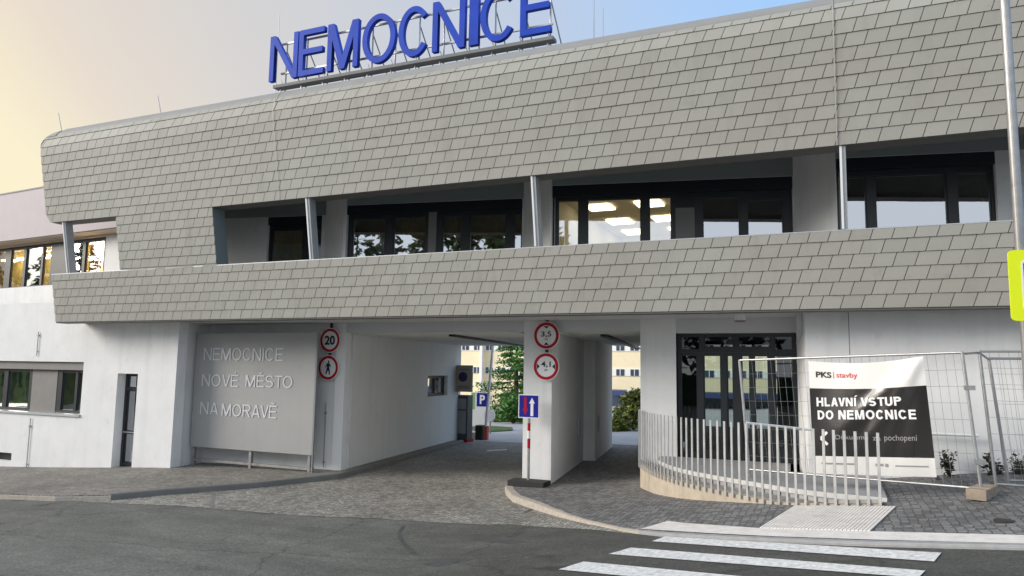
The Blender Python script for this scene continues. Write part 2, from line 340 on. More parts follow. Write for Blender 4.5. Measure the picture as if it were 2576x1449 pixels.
# plain grotesque block capitals drawn as outlines
def glyph(ch, w, h, s):
    base = {'É': 'E', 'Ě': 'E', 'Í': 'I'}.get(ch, ch); P = []
    def ell(cx, cy, rx, ry, a0, a1, n=28): return [(cx + rx * math.cos(R(a0 + (a1 - a0) * k / n)), cy + ry * math.sin(R(a0 + (a1 - a0) * k / n))) for k in range(n + 1)]
    if base == 'N': y1 = h * s / (w - 1.15 * s); P = [[(0, 0), (0, h), (1.15 * s, h), (w - s, y1), (w - s, h), (w, h), (w, 0), (w - 1.15 * s, 0), (s, h - y1), (s, 0)]]
    elif base == 'E': m = h * .52; P = [[(0, 0), (0, h), (w, h), (w, h - s), (s, h - s), (s, m + s / 2), (w * .94, m + s / 2), (w * .94, m - s / 2), (s, m - s / 2), (s, s), (w, s), (w, 0)]]
    elif base == 'M':
        t = .27 * h; sl = (h - t) / (w / 2 - 1.3 * s); ya = min(.9 * h, sl * (w / 2 - 1.5 * s))
        P = [[(0, 0), (0, h), (1.3 * s, h), (w / 2, t), (w - 1.3 * s, h), (w, h), (w, 0), (w - s, 0), (w - s, ya), (w / 2 + .5 * s, 0), (w / 2 - .5 * s, 0), (s, ya), (s, 0)]]
    elif base == 'O': P = [ell(w / 2, h / 2, w / 2, h / 2, 0, 360, 44)[:-1], ell(w / 2, h / 2, w / 2 - s, h / 2 - s, 360, 0, 44)[:-1]]
    elif base == 'C': P = [ell(w / 2, h / 2, w / 2, h / 2, 36, 324, 44) + ell(w / 2, h / 2, w / 2 - s, h / 2 - s, 322, 38, 44)]
    elif base == 'I': P = [[(0, 0), (0, h), (w, h), (w, 0)]]
    elif base == 'L': P = [[(0, 0), (0, h), (s, h), (s, s), (w, s), (w, 0)]]
    elif base == 'H': m = h * .52; P = [[(0, 0), (0, h), (s, h), (s, m + s / 2), (w - s, m + s / 2), (w - s, h), (w, h), (w, 0), (w - s, 0), (w - s, m - s / 2), (s, m - s / 2), (s, 0)]]
    elif base == 'T': P = [[(w / 2 - s / 2, 0), (w / 2 - s / 2, h - s), (0, h - s), (0, h), (w, h), (w, h - s), (w / 2 + s / 2, h - s), (w / 2 + s / 2, 0)]]
    elif base == 'V': P = [[(w / 2 - .55 * s, 0), (0, h), (1.08 * s, h), (w / 2, 1.5 * s), (w - 1.08 * s, h), (w, h), (w / 2 + .55 * s, 0)]]
    elif base == 'A':
        k = (w / 2 - .55 * s) / h; yb, yt_ = h * .22, h * .22 + s; xi = lambda y: 1.08 * s + k * y
        P = [[(0, 0), (w / 2 - .55 * s, h), (w / 2 + .55 * s, h), (w, 0), (w - 1.08 * s, 0), (w - xi(yb), yb), (xi(yb), yb), (1.08 * s, 0)], [(xi(yt_), yt_), (w - xi(yt_), yt_), (w / 2, h - 1.2 * s)]]
    elif base == 'U':
        r = w / 2; P = [[(0, h)] + [(0, r)] + ell(r, r, r, r, 180, 360, 20) + [(w, h), (w - s, h)] + ell(r, r, r - s, r - s, 360, 180, 20) + [(s, h)]]
    elif base == 'D': rx = w * .62; P = [[(0, 0)] + [(w - rx, 0)] + ell(w - rx, h / 2, rx, h / 2, -90, 90, 24) + [(0, h)], [(s, s), (s, h - s)] + ell(w - rx, h / 2, rx - s, h / 2 - s, 90, -90, 24)]
    elif base in 'PR':
        q = h * .55; rr = q / 2; lo = h - q
        outer = [(0, 0), (0, h), (w - rr, h)] + ell(w - rr, h - rr, rr, rr, 90, -90, 18)
        outer += [(s, lo), (s, 0)] if base == 'P' else [(w * .62, lo), (w, 0), (w - 1.2 * s, 0), (w * .62 - 1.2 * s, lo), (s, lo), (s, 0)]
        P = [outer, [(s, h - s), (s, lo + s), (w - rr, lo + s)] + ell(w - rr, h - rr, rr - s, rr - s, -90, 90, 18)]
    elif base == 'S':
        ry = (h + s) / 4 - s / 2; rx = w / 2 - s / 2; c1, c0 = h - s / 2 - ry, s / 2 + ry
        path = ell(w / 2, c1, rx, ry, 25, 270, 22) + ell(w / 2, c0, rx, ry, 90, -155, 22)[1:]
        L_, R_ = [], []
        for i, p in enumerate(path):
            a, b = path[max(0, i - 1)], path[min(len(path) - 1, i + 1)]; dx, dy = b[0] - a[0], b[1] - a[1]; ln = math.hypot(dx, dy)
            L_.append((p[0] - dy / ln * s / 2, p[1] + dx / ln * s / 2)); R_.append((p[0] + dy / ln * s / 2, p[1] - dx / ln * s / 2))
        P = [L_ + R_[::-1]]
    g_ = .10 * h
    if ch in 'ÉÍ': P.append([(w / 2 - .3 * s, h + g_), (w / 2 + .35 * s, h + g_ + .17 * h), (w / 2 + 1.4 * s, h + g_ + .17 * h), (w / 2 + .5 * s, h + g_)])
    if ch == 'Ě': P.append([(w / 2 - .45 * s, h + g_), (w / 2 - 1.7 * s, h + g_ + .15 * h), (w / 2 - .7 * s, h + g_ + .15 * h), (w / 2, h + g_ + .06 * h), (w / 2 + .7 * s, h + g_ + .15 * h), (w / 2 + 1.7 * s, h + g_ + .15 * h), (w / 2 + .45 * s, h + g_)])
    return P
GW = dict(N=.72, E=.64, M=.85, O=.80, C=.74, I=.0, V=.70, S=.66, T=.64, A=.72, R=.70, H=.72, L=.56, U=.70, P=.66, D=.72)
def word_polys(word, stroke):
    x = 0; out = []
    for ch in word:
        b = {'É': 'E', 'Ě': 'E', 'Í': 'I'}.get(ch, ch); w_ = GW[b] or stroke
        for p in glyph(ch, w_, 1.0, stroke): out.append([(x + a, c) for a, c in p])
        x += w_ + .13 + (-.08 if b in 'AVT' else 0)
    return out, x - .13
def poly_mesh(polys, fx, fz, extrude):
    """fill outlines (holes inside) as a solid in XZ, front at -Y*extrude"""
    c = bpy.data.curves.new('t', 'CURVE'); c.dimensions = '2D'; c.fill_mode = 'BOTH'; c.extrude = extrude
    for p in polys:
        sp = c.splines.new('POLY'); sp.points.add(len(p) - 1); sp.use_cyclic_u = True
        for q, (a, b) in zip(sp.points, p): q.co = (a * fx, b * fz, 0, 1)
    o = bpy.data.objects.new('t', c); col.objects.link(o)
    me = bpy.data.meshes.new_from_object(o.evaluated_get(bpy.context.evaluated_depsgraph_get())); bpy.data.objects.remove(o); bpy.data.curves.remove(c)
    for v in me.vertices: x, y, z = v.co; v.co = (x, -z, y)
    return me
def put_word(name, word, mtl, parent, origin, width, height, stroke=.15, extrude=.004):
    polys, wd = word_polys(word, stroke); me = poly_mesh(polys, width / wd, height, extrude)
    for v in me.vertices: v.co += Vector(origin)
    return link(name, me, mtl, parent)

# draped sheets: a plan polygon cut finely and laid on a height function
def drape(name, poly, f, m, off=0.0, step=.5, parent=None, thick=0):
    bm = bmesh.new(); vs = [bm.verts.new((p[0], p[1], 0)) for p in poly]; bm.faces.new(vs)
    bmesh.ops.triangulate(bm, faces=bm.faces)
    xs = [p[0] for p in poly]; x = math.ceil(min(xs) / step) * step
    while x < max(xs):
        if x > min(xs) + 1e-4:
            bmesh.ops.bisect_plane(bm, geom=list(bm.verts) + list(bm.edges) + list(bm.faces), plane_co=(x, 0, 0), plane_no=(1, 0, 0), dist=1e-5)
        x += step if -16 < x < 12 else 4 * step
    if thick:
        r = bmesh.ops.extrude_face_region(bm, geom=list(bm.faces))
        top = {v for v in r['geom'] if isinstance(v, bmesh.types.BMVert)}
        for v in bm.verts: v.co.z = f(v.co.x) + off - (0 if v in top else thick)
    else:
        for v in bm.verts: v.co.z = f(v.co.x) + off
    bmesh.ops.recalc_face_normals(bm, faces=bm.faces)
    me = bpy.data.meshes.new(name); bm.to_mesh(me); bm.free()
    if not thick and me.polygons and me.polygons[0].normal.z < 0: me.flip_normals()
    return link(name, me, m, parent)

DS = Vector((-.163, .987, 0))              # direction of the passages
# =================================================================== GROUND
G = lambda pts, f=road: [onG(x, y, f) for x, y in pts]
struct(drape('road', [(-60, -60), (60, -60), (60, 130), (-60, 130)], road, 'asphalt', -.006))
# sett-paved driveway up to and into the vehicle passage
edge = G([(80, 1254), (300, 1267), (450, 1272), (750, 1297), (950, 1304), (1288, 1319), (1420, 1328), (1585, 1342)])
isl = G([(1480, 1318), (1400, 1298), (1340, 1280), (1295, 1263), (1272, 1243), (1285, 1228)])
drv = [p.xy for p in edge] + [p.xy for p in isl] + [Vector((.03, 0)), Vector((.03, 0)) + DS.xy * 1.2, Vector((-4.3, 0)) + DS.xy * 1.2, Vector((-4.3, 0))] + [p.xy for p in G([(650, 1213), (420, 1230), (280, 1243)])]
struct(drape('driveway', drv, road, 'setts', -.001))
struct(drape('passage_road', [Vector((-4.4, 0)) + DS.xy * 1.2, Vector((.03, 0)) + DS.xy * 1.2, Vector((.03, 0)) + DS.xy * 9.5, Vector((-4.4, 0)) + DS.xy * 9.5], road, 'darkpav', -.001))
# left pavement with its kerb along the driveway
k1 = [p.xy for p in G([(0, 1240), (140, 1245), (280, 1243), (420, 1230), (650, 1213), (850, 1192)], g)]
lp = [Vector((-22, k1[0].y - .3))] + k1 + [Vector((-4.42, .4)), Vector((-4.42, .4)) + DS.xy * 8, Vector((-4.9, 0)) + DS.xy * 8, Vector((-4.9, .3)), Vector((-22, .3))]
struct(drape('pavement', lp, g, 'setts2', -.012, thick=.12))
def kerb_line(name, pts, width, height, m, f, off=0, side=1, parent=None):
    mb = MB(); P = []
    for a, b in zip(pts, pts[1:]):
        n = max(1, int((b - a).length / .12))
        P += [a.lerp(b, i / n) for i in range(n)]
    P.append(pts[-1]); vs = []; fs = []
    for i, p in enumerate(P):
        t = (P[min(i + 1, len(P) - 1)] - P[max(i - 1, 0)]).normalized(); nn = Vector((-t.y, t.x)) * side; p = p - nn * .008
        q = p + nn * width; z = f(p.x) + off; c = .02
        pi = p + nn * c
        vs += [(p.x, p.y, z - height), (p.x, p.y, z - c), (pi.x, pi.y, z), (q.x, q.y, z), (q.x, q.y, z - height)]
    for i in range(len(P) - 1):
        for k in range(4): fs.append((5 * i + k, 5 * i + k + 1, 5 * i + 5 + k + 1, 5 * i + 5 + k))
    mb.add(vs, fs); return mb.build(name, m, parent)
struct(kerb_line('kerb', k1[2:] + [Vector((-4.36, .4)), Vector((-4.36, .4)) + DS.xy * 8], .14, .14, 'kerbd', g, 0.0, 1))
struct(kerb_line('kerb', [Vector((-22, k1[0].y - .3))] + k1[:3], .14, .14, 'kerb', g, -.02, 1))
# right pavement: island kerb, pavers, white tactile strips
kout = G([(1285, 1226), (1271, 1236), (1274, 1246), (1290, 1262), (1340, 1280), (1400, 1298), (1480, 1318), (1560, 1335), (1605, 1342)], road)
kout = [p.xy for p in kout]
low = [p.xy for p in G([(1660, 1342), (1800, 1350), (1950, 1357), (2190, 1366), (2576, 1374)], g)]
tail = low[-1] + (low[-1] - low[-2]).normalized() * 12
rp = kout + low + [tail, Vector((tail.x, -1.15)), Vector((5.7, -1.15)), Vector((5.5, .3)), Vector((2.7, .3)), Vector((2.6, 0)) + DS.xy * 9.3, Vector((.69, 0)) + DS.xy * 9.3, Vector((.5, .1)), Vector((.03, .1)), Vector((.03, -.2))]
struct(drape('pavement', rp, g, 'pavers', -.004))
struct(kerb_line('kerb', [Vector((.03, .0))] + kout, .16, .2, 'kerb', g, .004, 1))
struct(kerb_line('kerb', [kout[-1]] + low + [tail], .14, .2, 'deck', g, .006, 1))
struct(drape('tactile_strip', [p.xy for p in G([(1610, 1331), (1790, 1342), (1950, 1350), (2190, 1358), (2576, 1368), (2950, 1378), (2950, 1354), (2576, 1347), (2190, 1337), (1910, 1329), (1720, 1316), (1680, 1311)], g)], g, 'tact', .004))
# ribbed tactile field: real ribs
tq = [p for p in G([(1910, 1329), (2190, 1337), (2255, 1275), (2000, 1273)], g)]
mb = MB(); nr = 30
for i in range(nr):
    a0, a1 = (i + .1) / nr, (i + .86) / nr
    A, B, C_, D_ = (tq[0].lerp(tq[1], a0), tq[0].lerp(tq[1], a1), tq[3].lerp(tq[2], a1), tq[3].lerp(tq[2], a0))
    for j in range(8):
        for s0, s1 in ((j / 8, (j + .96) / 8),):
            q = [A.lerp(D_, s0), B.lerp(C_, s0), B.lerp(C_, s1), A.lerp(D_, s1)]
            vs = [(p.x, p.y, g(p.x) + h) for h in (.0, .012) for p in q]
            mb.add(vs, [(4, 5, 6, 7), (0, 1, 5, 4), (1, 2, 6, 5), (2, 3, 7, 6), (3, 0, 4, 7)])
struct(mb.build('tactile_field', 'tact'))
struct(drape('tactile_bed', [p.xy for p in tq], g, 'kerbd', .002))
M['tar'] = mat('tar_stain', (.078, .077, .075), .7, var=.3, scale=7)
for q in ([(1045, 1410), (1085, 1404), (1120, 1402), (1160, 1404), (1205, 1398), (1180, 1409), (1150, 1414), (1110, 1426), (1072, 1421)], [(1170, 1352), (1230, 1344), (1290, 1352), (1330, 1362), (1280, 1366), (1215, 1360)],
          [(1010, 1322), (1020, 1322), (1009, 1340), (1016, 1360), (1040, 1382), (1062, 1402), (1050, 1402), (1026, 1384), (1006, 1362), (999, 1340)]):
    struct(drape('tar_stain', [p.xy for p in G(q)], road, 'tar', -.003))
# zebra stripes
st = [[(1672, 1350), (2368, 1391), (2350, 1413), (1640, 1362)], [(1587, 1378), (2328, 1436), (2310, 1454), (1531, 1394)], [(1468, 1413), (2290, 1490), (2262, 1516), (1405, 1433)], [(1330, 1462), (2200, 1560), (2165, 1590), (1262, 1486)]]
for q in st:
    struct(drape('zebra_stripe', [p.xy for p in G(q)], road, 'paint', .003))

# =================================================================== BUILDING
B = thing('hospital_building', 'two storey white hospital gatehouse wrapped in grey shingle cladding with two drive-through passages', 'building', (0, 4, -.8))
# ---- shingle cladding on a leaning, top-rounded shell
SL = .18; TH = math.atan(SL); CT, STH = math.cos(TH), math.sin(TH)
Z0, Y0 = 2.69, -2.0
LA = 4.36; RA = .62; AEND = R(72)
def prof(l, off=0.0):
    if l <= LA: p = Vector((0, Y0 - STH * l, Z0 + CT * l)); a = math.pi / 2 + TH
    else:
        P = Vector((0, Y0 - STH * LA, Z0 + CT * LA)); a0 = math.pi / 2 + TH
        s = min((l - LA) / RA, AEND + TH); a = a0 - s
        c = Vector((0, P.y + RA * math.sin(a0), P.z - RA * math.cos(a0)))
        p = Vector((0, c.y - RA * math.sin(a), c.z + RA * math.cos(a)))
        rest = (l - LA) - s * RA
        if rest > 0: p += Vector((0, math.cos(a), math.sin(a))) * rest
    n = Vector((0, -math.sin(a), math.cos(a)))
    return p + n * off
XL, XR = -12.33, 15.0
LT = LA + RA * (AEND + TH) + 1.2
LB, LO = 1.225, 2.565; LTT = LA + .45
def clip(poly, reg):                       # convex clip
    out = poly
    for (a, b) in zip(reg, reg[1:] + reg[:1]):
        inp = out; out = []
        if not inp: return []
        for p, q in zip(inp, inp[1:] + inp[:1]):
            sp = (b[0] - a[0]) * (p[1] - a[1]) - (b[1] - a[1]) * (p[0] - a[0]); sq = (b[0] - a[0]) * (q[1] - a[1]) - (b[1] - a[1]) * (q[0] - a[0])
            if sp >= 0: out.append(p)
            if (sp > 0 and sq < 0) or (sp < 0 and sq > 0):
                t = sp / (sp - sq); out.append((p[0] + t * (q[0] - p[0]), p[1] + t * (q[1] - p[1])))
    return out
RC = .5
def lmax(x):                               # rounded upper left corner of the shell
    if x >= XL + RC: return LT
    d = (XL + RC - x) / RC
    return (LA + .66) - .5 * (1 - math.sqrt(max(0, 1 - d * d))) if d > .02 else LT
corner = [(XL + RC * (1 - math.cos(a)), (LA + .66 - .5) + .5 * math.sin(a)) for a in [R(k * 10) for k in range(0, 10)]]
regs = [[(XL, 0), (XR, 0), (XR, LB), (XL, LB)], [(-9.8, LB), (-6.67, LB), (-6.67, LO), (-9.8, LO)],
        [(XL + RC, LO), (XR, LO), (XR, LTT), (XL + RC, LTT)],
        [(XL + .15, LO), (XL + RC, LO)] + [c for c in reversed(corner)] + [(XL, LO + .2)]]
tiles = MB(); H = .2137; TW = .302; SH = .07; GAP = .006
nrow = int(LTT / H) + 1
for r in range(nrow):
    l0, l1 = r * H, (r + 1) * H - .004
    x = XL - 1 + (.5 * TW if r % 2 else 0) - r * SH * .0
    while x < XR + 1:
        para = [(x + GAP, l0), (x + TW - GAP, l0), (x + TW - GAP + SH, l1), (x + GAP + SH, l1)]
        for reg in regs:
            c = clip(para, reg)
            if len(c) < 3: continue
            n = len(c)
            jit = rng.uniform(-.002, .002)
            top = []
            for (px, pl) in c:
                h = .022 - .015 * (pl - l0) / H + jit
                q = prof(pl, h); top.append((px, q.y, q.z))
            bot = []
            for (px, pl) in c:
                q = prof(pl, .0005); bot.append((px, q.y, q.z))
            tiles.add(top + bot, [tuple(range(n))] + [(i, n + i, n + (i + 1) % n, (i + 1) % n) for i in range(n)])
        x += TW
me_t = tiles.build('shingle_cladding', 'tile', B)
fl = MB(); NF = 24; xsf = [XL + RC * (1 - math.cos(R(k * 10))) for k in range(0, 10)] + [XL + RC + .001, XR]
for x in xsf:
    top_l = LT if x >= XL + RC else (LA + .66 - .5) + .5 * math.sqrt(max(0, 1 - ((XL + RC - x) / RC) ** 2))
    for i in range(NF + 1):
        q = prof(min(LTT - .03, top_l) + max(0, top_l - LTT + .03) * i / NF, .024 if i else .002); fl.v.append((x, q.y, q.z))
for k in range(len(xsf) - 1):
    for i in range(NF): fl.f.append((k * (NF + 1) + i, (k + 1) * (NF + 1) + i, (k + 1) * (NF + 1) + i + 1, k * (NF + 1) + i + 1))
fl.build('roof_flashing', 'flash', B)
# ---- shell bodies behind the shingles
def loft(stations, ring):
    mb = MB(); n = None
    for x in stations:
        rg = ring(x); n = len(rg); mb.v += [(x, p[0], p[1]) for p in rg]
    for i in range(len(stations) - 1):
        for k in range(n): mb.f.append((i * n + k, i * n + (k + 1) % n, (i + 1) * n + (k + 1) % n, (i + 1) * n + k))
    mb.f += [tuple(range(n)), tuple(range((len(stations) - 1) * n, len(stations) * n))]
    return mb
def yz(l, off=0): p = prof(l, off); return (p.y, p.z)
pa = loft([XL, XR], lambda x: [yz(0), yz(LB), (yz(LB)[0] + .3, yz(LB)[1]), (-1.72, 2.9), (-1.72, yz(0)[1])])
pa.build('parapet', 'back', B)
cp = MB(); p0, p1 = prof(LB), prof(LO)
cb = loft([-9.8, -6.67], lambda x: [yz(LB), yz(LO), (yz(LO)[0] + .36, yz(LO)[1]), (yz(LB)[0] + .36, yz(LB)[1])]); cb.build('cladding_pier', 'jamb', B)
nl = 26
def upring(x):
    lm = lmax(x); lo = LO + (max(0, (XL + .15 - x) / .15)) * .2
    pts = [yz(lo + (lm - lo) * i / nl) for i in range(nl + 1)]
    yb = 1.0 if x > XL + RC - .05 else max(-2.2, pts[-1][0] + .4)
    zt = pts[-1][1]
    return pts + [(yb, zt + .02), (yb, zt - .35), (pts[0][0] + .35, max(6.28, pts[0][1])), (pts[0][0] + .3, pts[0][1])]
sts = [XL + RC * (1 - math.cos(R(k * 10))) for k in range(0, 10)] + [XL + RC + .001, XR]
sts[0] = XL
us = loft(sts, upring); us.build('upper_shell', 'back', B)
# grey lining edge under the upper shell and the parapet coping
cz = prof(LB); lzz = prof(LO)
MB().box(XL, XR, cz.y - .012, cz.y + .31, cz.z + .001, cz.z + .018).build('parapet_coping', 'zinc', B)
MB().box(XL + .2, XR, lzz.y + .0, lzz.y + .37, lzz.z - .012, lzz.z - .002).build('lintel_edge', 'back', B)
MB().box(XL, XR, -2.0, -1.7, 2.655, 2.688).build('drip_edge', 'back', B)
# roof top and back
MB().box(XL + 1.2, XR, -1.3, 9.2, 7.30, 7.36).build('roof', 'roof', B)
MB().box(XL + 1.2, XR, 8.9, 9.2, 2.7, 7.3).build('rear_wall', 'white', B)
MB().box(XR - .3, XR, .6, 8.9, 2.7, 7.3).build('end_wall', 'white', B)
# ---- soffit, loggia floor and ceiling
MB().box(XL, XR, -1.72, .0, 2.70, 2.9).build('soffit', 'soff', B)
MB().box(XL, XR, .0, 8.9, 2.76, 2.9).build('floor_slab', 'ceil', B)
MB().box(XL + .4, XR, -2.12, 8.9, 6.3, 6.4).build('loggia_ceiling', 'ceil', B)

def wall(name, P0, P1, z0, z1, holes, depth, m, rev=None, parent=B, inward=None):
    """wall face from P0 to P1 (seen from the left-hand... outer side) with holes (u0,u1,h0,h1); reveals of given depth"""
    P0, P1 = Vector((P0[0], P0[1], 0)), Vector((P1[0], P1[1], 0)); Lw = (P1 - P0).length; d = (P1 - P0) / Lw
    n = inward if inward is not None else Vector((-d.y, d.x, 0))
    us = sorted({0, Lw} | {h[0] for h in holes} | {h[1] for h in holes}); zs = sorted({z0, z1} | {h[2] for h in holes} | {h[3] for h in holes})
    us = [u for u in us if 0 <= u <= Lw]; zs = [z for z in zs if z0 <= z <= z1]
    mb = MB(); pt = lambda u, z, k=0: P0 + d * u + n * k + Vector((0, 0, z))
    for a, b in zip(us, us[1:]):
        for c, e in zip(zs, zs[1:]):
            um, zm = (a + b) / 2, (c + e) / 2
            if any(h[0] < um < h[1] and h[2] < zm < h[3] for h in holes): continue
            mb.quad(pt(a, c), pt(b, c), pt(b, e), pt(a, e))
    for u0, u1, h0, h1 in holes:
        mb.quad(pt(u0, h0), pt(u0, h1), pt(u0, h1, depth), pt(u0, h0, depth)); mb.quad(pt(u1, h0), pt(u1, h0, depth), pt(u1, h1, depth), pt(u1, h1))
        mb.quad(pt(u0, h1), pt(u1, h1), pt(u1, h1, depth), pt(u0, h1, depth)); mb.quad(pt(u0, h0), pt(u0, h0, depth), pt(u1, h0, depth), pt(u1, h0))
    # back skin gives the wall its thickness
    mb.quad(pt(0, z0, depth + .1), pt(Lw, z0, depth + .1), pt(Lw, z1, depth + .1), pt(0, z1, depth + .1)) if not holes else None
    mb.quad(pt(0, z1), pt(Lw, z1), pt(Lw, z1, depth), pt(0, z1, depth))
    mb.quad(pt(0, z0), pt(0, z1), pt(0, z1, depth), pt(0, z0, depth)); mb.quad(pt(Lw, z0), pt(Lw, z1), pt(Lw, z1, depth), pt(Lw, z0, depth))
    return mb.build(name, m, parent)

class Win:
    """a window in a vertical plane: frame bars + panes"""
    def __init__(s, P0, d, back=0.1):
        s.P0 = Vector((P0[0], P0[1], 0)); s.d = Vector((d[0], d[1], 0)).normalized(); s.n = Vector((-s.d.y, s.d.x, 0)); s.back = back
    def pt(s, u, z, k=0): return s.P0 + s.d * u + s.n * (s.back + k) + Vector((0, 0, z))
    def M4(s): return Matrix((( s.d.x, s.n.x, 0, s.P0.x + s.n.x * s.back), (s.d.y, s.n.y, 0, s.P0.y + s.n.y * s.back), (0, 0, 1, 0), (0, 0, 0, 1)))
    def u(s, px, py=600):
        p = onP(px, py, s.P0 + s.n * s.back, s.d); return (p - s.P0).dot(s.d)
    def z(s, px, py): return onP(px, py, s.P0 + s.n * s.back, s.d).z
    def frame(s, name, u0, u1, z0, z1, panes, m='dark', gm='glass', bw=.05, parent=B, depth=.08):
        """panes: list of (ua,ub,za,zb); everything else between u0..u1 x z0..z1 is frame"""
        us = sorted({u0, u1} | {p[0] for p in panes} | {p[1] for p in panes}); zs = sorted({z0, z1} | {p[2] for p in panes} | {p[3] for p in panes})
        mb = MB(); M4 = s.M4()
        for a, b in zip(us, us[1:]):
            run = None
            for c, e in zip(zs, zs[1:]):
                solid = not any(p[0] < (a + b) / 2 < p[1] and p[2] < (c + e) / 2 < p[3] for p in panes)
                if solid: run = (run[0], e) if run else (c, e)
                if (not solid or e == zs[-1]) and run: mb.box(a, b, 0, depth, run[0], run[1], M4); run = None
        fo = mb.build(name, m, parent)
        for p in panes:
            gq = MB().quad(s.pt(p[0] - .01, p[2] - .01, depth * .55), s.pt(p[1] + .01, p[2] - .01, depth * .55), s.pt(p[1] + .01, p[3] + .01, depth * .55), s.pt(p[0] - .01, p[3] + .01, depth * .55))
            gq.build('pane', gm, fo)
            sash = MB(); t = .022
            for (a, b, c, e) in ((p[0], p[0] + t, p[2], p[3]), (p[1] - t, p[1], p[2], p[3]), (p[0] + t, p[1] - t, p[2], p[2] + t), (p[0] + t, p[1] - t, p[3] - t, p[3])): sash.box(a, b, .02, depth - .015, c, e, M4)
            sash.build('sash', m, fo)
        return fo
    def slab(s, name, u0, u1, z0, z1, k0, k1, m, parent=B, bevel=0): return MB().box(u0, u1, k0, k1, z0, z1, s.M4()).build(name, m, parent, bevel)

# ---- upper storey: saw-tooth bays
HZ = 5.5; SILL = 3.35
bays = [((-9.85, -.5), (-5.65, .3)), ((-4.5, -.48), (-.15, .3)), ((.82, -.56), (5.55, .35)), ((6.3, -.66), (11.2, .25)), ((12.1, -.6), (15, .0))]
for a, b in zip(bays, bays[1:]): wall('bay_pier', a[1], b[0], 2.9, 6.3, [], .02, 'white')
def bay(i):
    a, b = bays[i]; d = Vector(b) - Vector(a); return Win(a, d, 0.0), d.length
def bay_wall(i, u0, u1, ztop=HZ):
    wb, Lw = bay(i); u1 = Lw if u1 is None else u1
    wall('bay_wall', bays[i][0], bays[i][1], 2.9, 6.3, [(max(.001, u0), min(u1, Lw - .001), SILL, ztop)], .22, 'white')
    wb.slab('header_panel', max(.001, u0) if i else .001, Lw - .002, ztop + .003, 6.29, -.012, -.001, 'hdr')
    return wb
# window A (one narrow window behind the first post)
wb = bay(0)[0]; uA, uB = wb.u(672), min(wb.u(808), bay(0)[1] - .01); bay_wall(0, uA, uB)
wb.back = .02; wb.slab('blind_box', uA, uB, HZ - .2, HZ, -.005, .12, 'box')
wb.back = .1; wb.frame('window', uA, uB, SILL, HZ - .2, [(wb.u(685), wb.u(762), SILL + .08, HZ - .33), (wb.u(793), uB - .02, SILL + .08, HZ - .33)])
# window B (five casements)
wb = bay(1)[0]; uA, uB = max(.02, wb.u(870)), bay(1)[1] - .03; bay_wall(1, uA, uB)
wb.back = .02; wb.slab('blind_box', uA, uB, HZ - .22, HZ, -.005, .12, 'box')
wb.back = .1; zt = HZ - .32
wb.frame('window', uA, wb.u(1078), SILL, HZ - .22, [(wb.u(886), wb.u(969), SILL + .08, zt), (wb.u(989), wb.u(1070), SILL + .08, zt)])
wb.slab('mullion_panel', wb.u(1078), wb.u(1098), SILL, HZ - .22, -.03, .08, 'greyp')
wb.frame('window', wb.u(1098), uB, SILL, HZ - .22, [(wb.u(1112), wb.u(1160), SILL + .08, zt), (wb.u(1180), wb.u(1272), SILL + .08, zt), (wb.u(1292), uB - .03, SILL + .08, zt)])
# window C
wb = bay(2)[0]; uA, uB = wb.u(1388), wb.u(1997); bay_wall(2, uA, min(uB, bay(2)[1] - .01)); uB = min(uB, bay(2)[1] - .01)
wb.back = .02; wb.slab('blind_box', uA, uB, HZ - .24, HZ, -.005, .12, 'box')
wb.back = .1; zt = HZ - .3
wb.frame('window', uA, wb.u(1700), SILL, HZ - .24, [(wb.u(1403), wb.u(1456), SILL + .08, zt), (wb.u(1477), wb.u(1613), SILL + .08, zt), (wb.u(1633), wb.u(1690), SILL + .08, zt)])
wb.slab('mullion_panel', wb.u(1700), wb.u(1748), SILL, wb.z(1720, 523), -.01, .08, 'greyp'); wb.slab('mullion_panel', wb.u(1700), wb.u(1748), wb.z(1720, 522), HZ - .24, -.012, .078, 'box')
fr = wb.frame('window', wb.u(1748), uB, SILL, HZ - .24, [(wb.u(1768), wb.u(1862), SILL + .08, wb.z(1810, 495)), (wb.u(1881), wb.u(1972), SILL + .08, wb.z(1925, 500))])
wb.slab('roller_blind', wb.u(1768) + .01, wb.u(1862) - .01, SILL, HZ - .3, .12, .13, 'box')
wb.slab('roller_blind', wb.u(1881) + .01, wb.u(1972) - .01, wb.z(1925, 533), HZ - .3, .12, .13, 'box')
# window D
wb = bay(3)[0]; uA, uB = max(.02, wb.u(2102)), wb.u(2515); bay_wall(3, uA, uB)
wb.back = .02; wb.slab('blind_box', uA, uB, HZ - .22, HZ, -.005, .12, 'box')
wb.back = .1; zt = HZ - .32
wb.frame('window', uA, uB, SILL, HZ - .22, [(wb.u(2112), wb.u(2184), SILL + .08, zt), (wb.u(2206), wb.u(2389), SILL + .08, zt), (wb.u(2414), wb.u(2500), SILL + .08, zt)])
wb.slab('roller_blind', wb.u(2110), wb.u(2186), wb.z(2150, 531), HZ - .3, .10, .11, 'box'); wb.slab('roller_blind', wb.u(2204), wb.u(2391), wb.z(2300, 478), HZ - .3, .1, .11, 'box')
for (i_, a_, b_) in ((0, 680, 765), (1, 984, 1074), (1, 1108, 1164), (1, 1176, 1276), (1, 1288, 1318)):
    wc = bay(i_)[0]; wc.back = .34; mb = MB(); ua_, ub_ = wc.u(a_), min(wc.u(b_), bay(i_)[1] - .02); nn = 40
    vv = [wc.pt(ua_ + (ub_ - ua_) * k / nn, z, .02 * math.sin(k * 1.3)) for z in (SILL, HZ - .25) for k in range(nn + 1)]
    mb.add(vv, [(k, k + 1, nn + 2 + k, nn + 1 + k) for k in range(nn)]).build('curtain', 'olive', B, smooth=True)
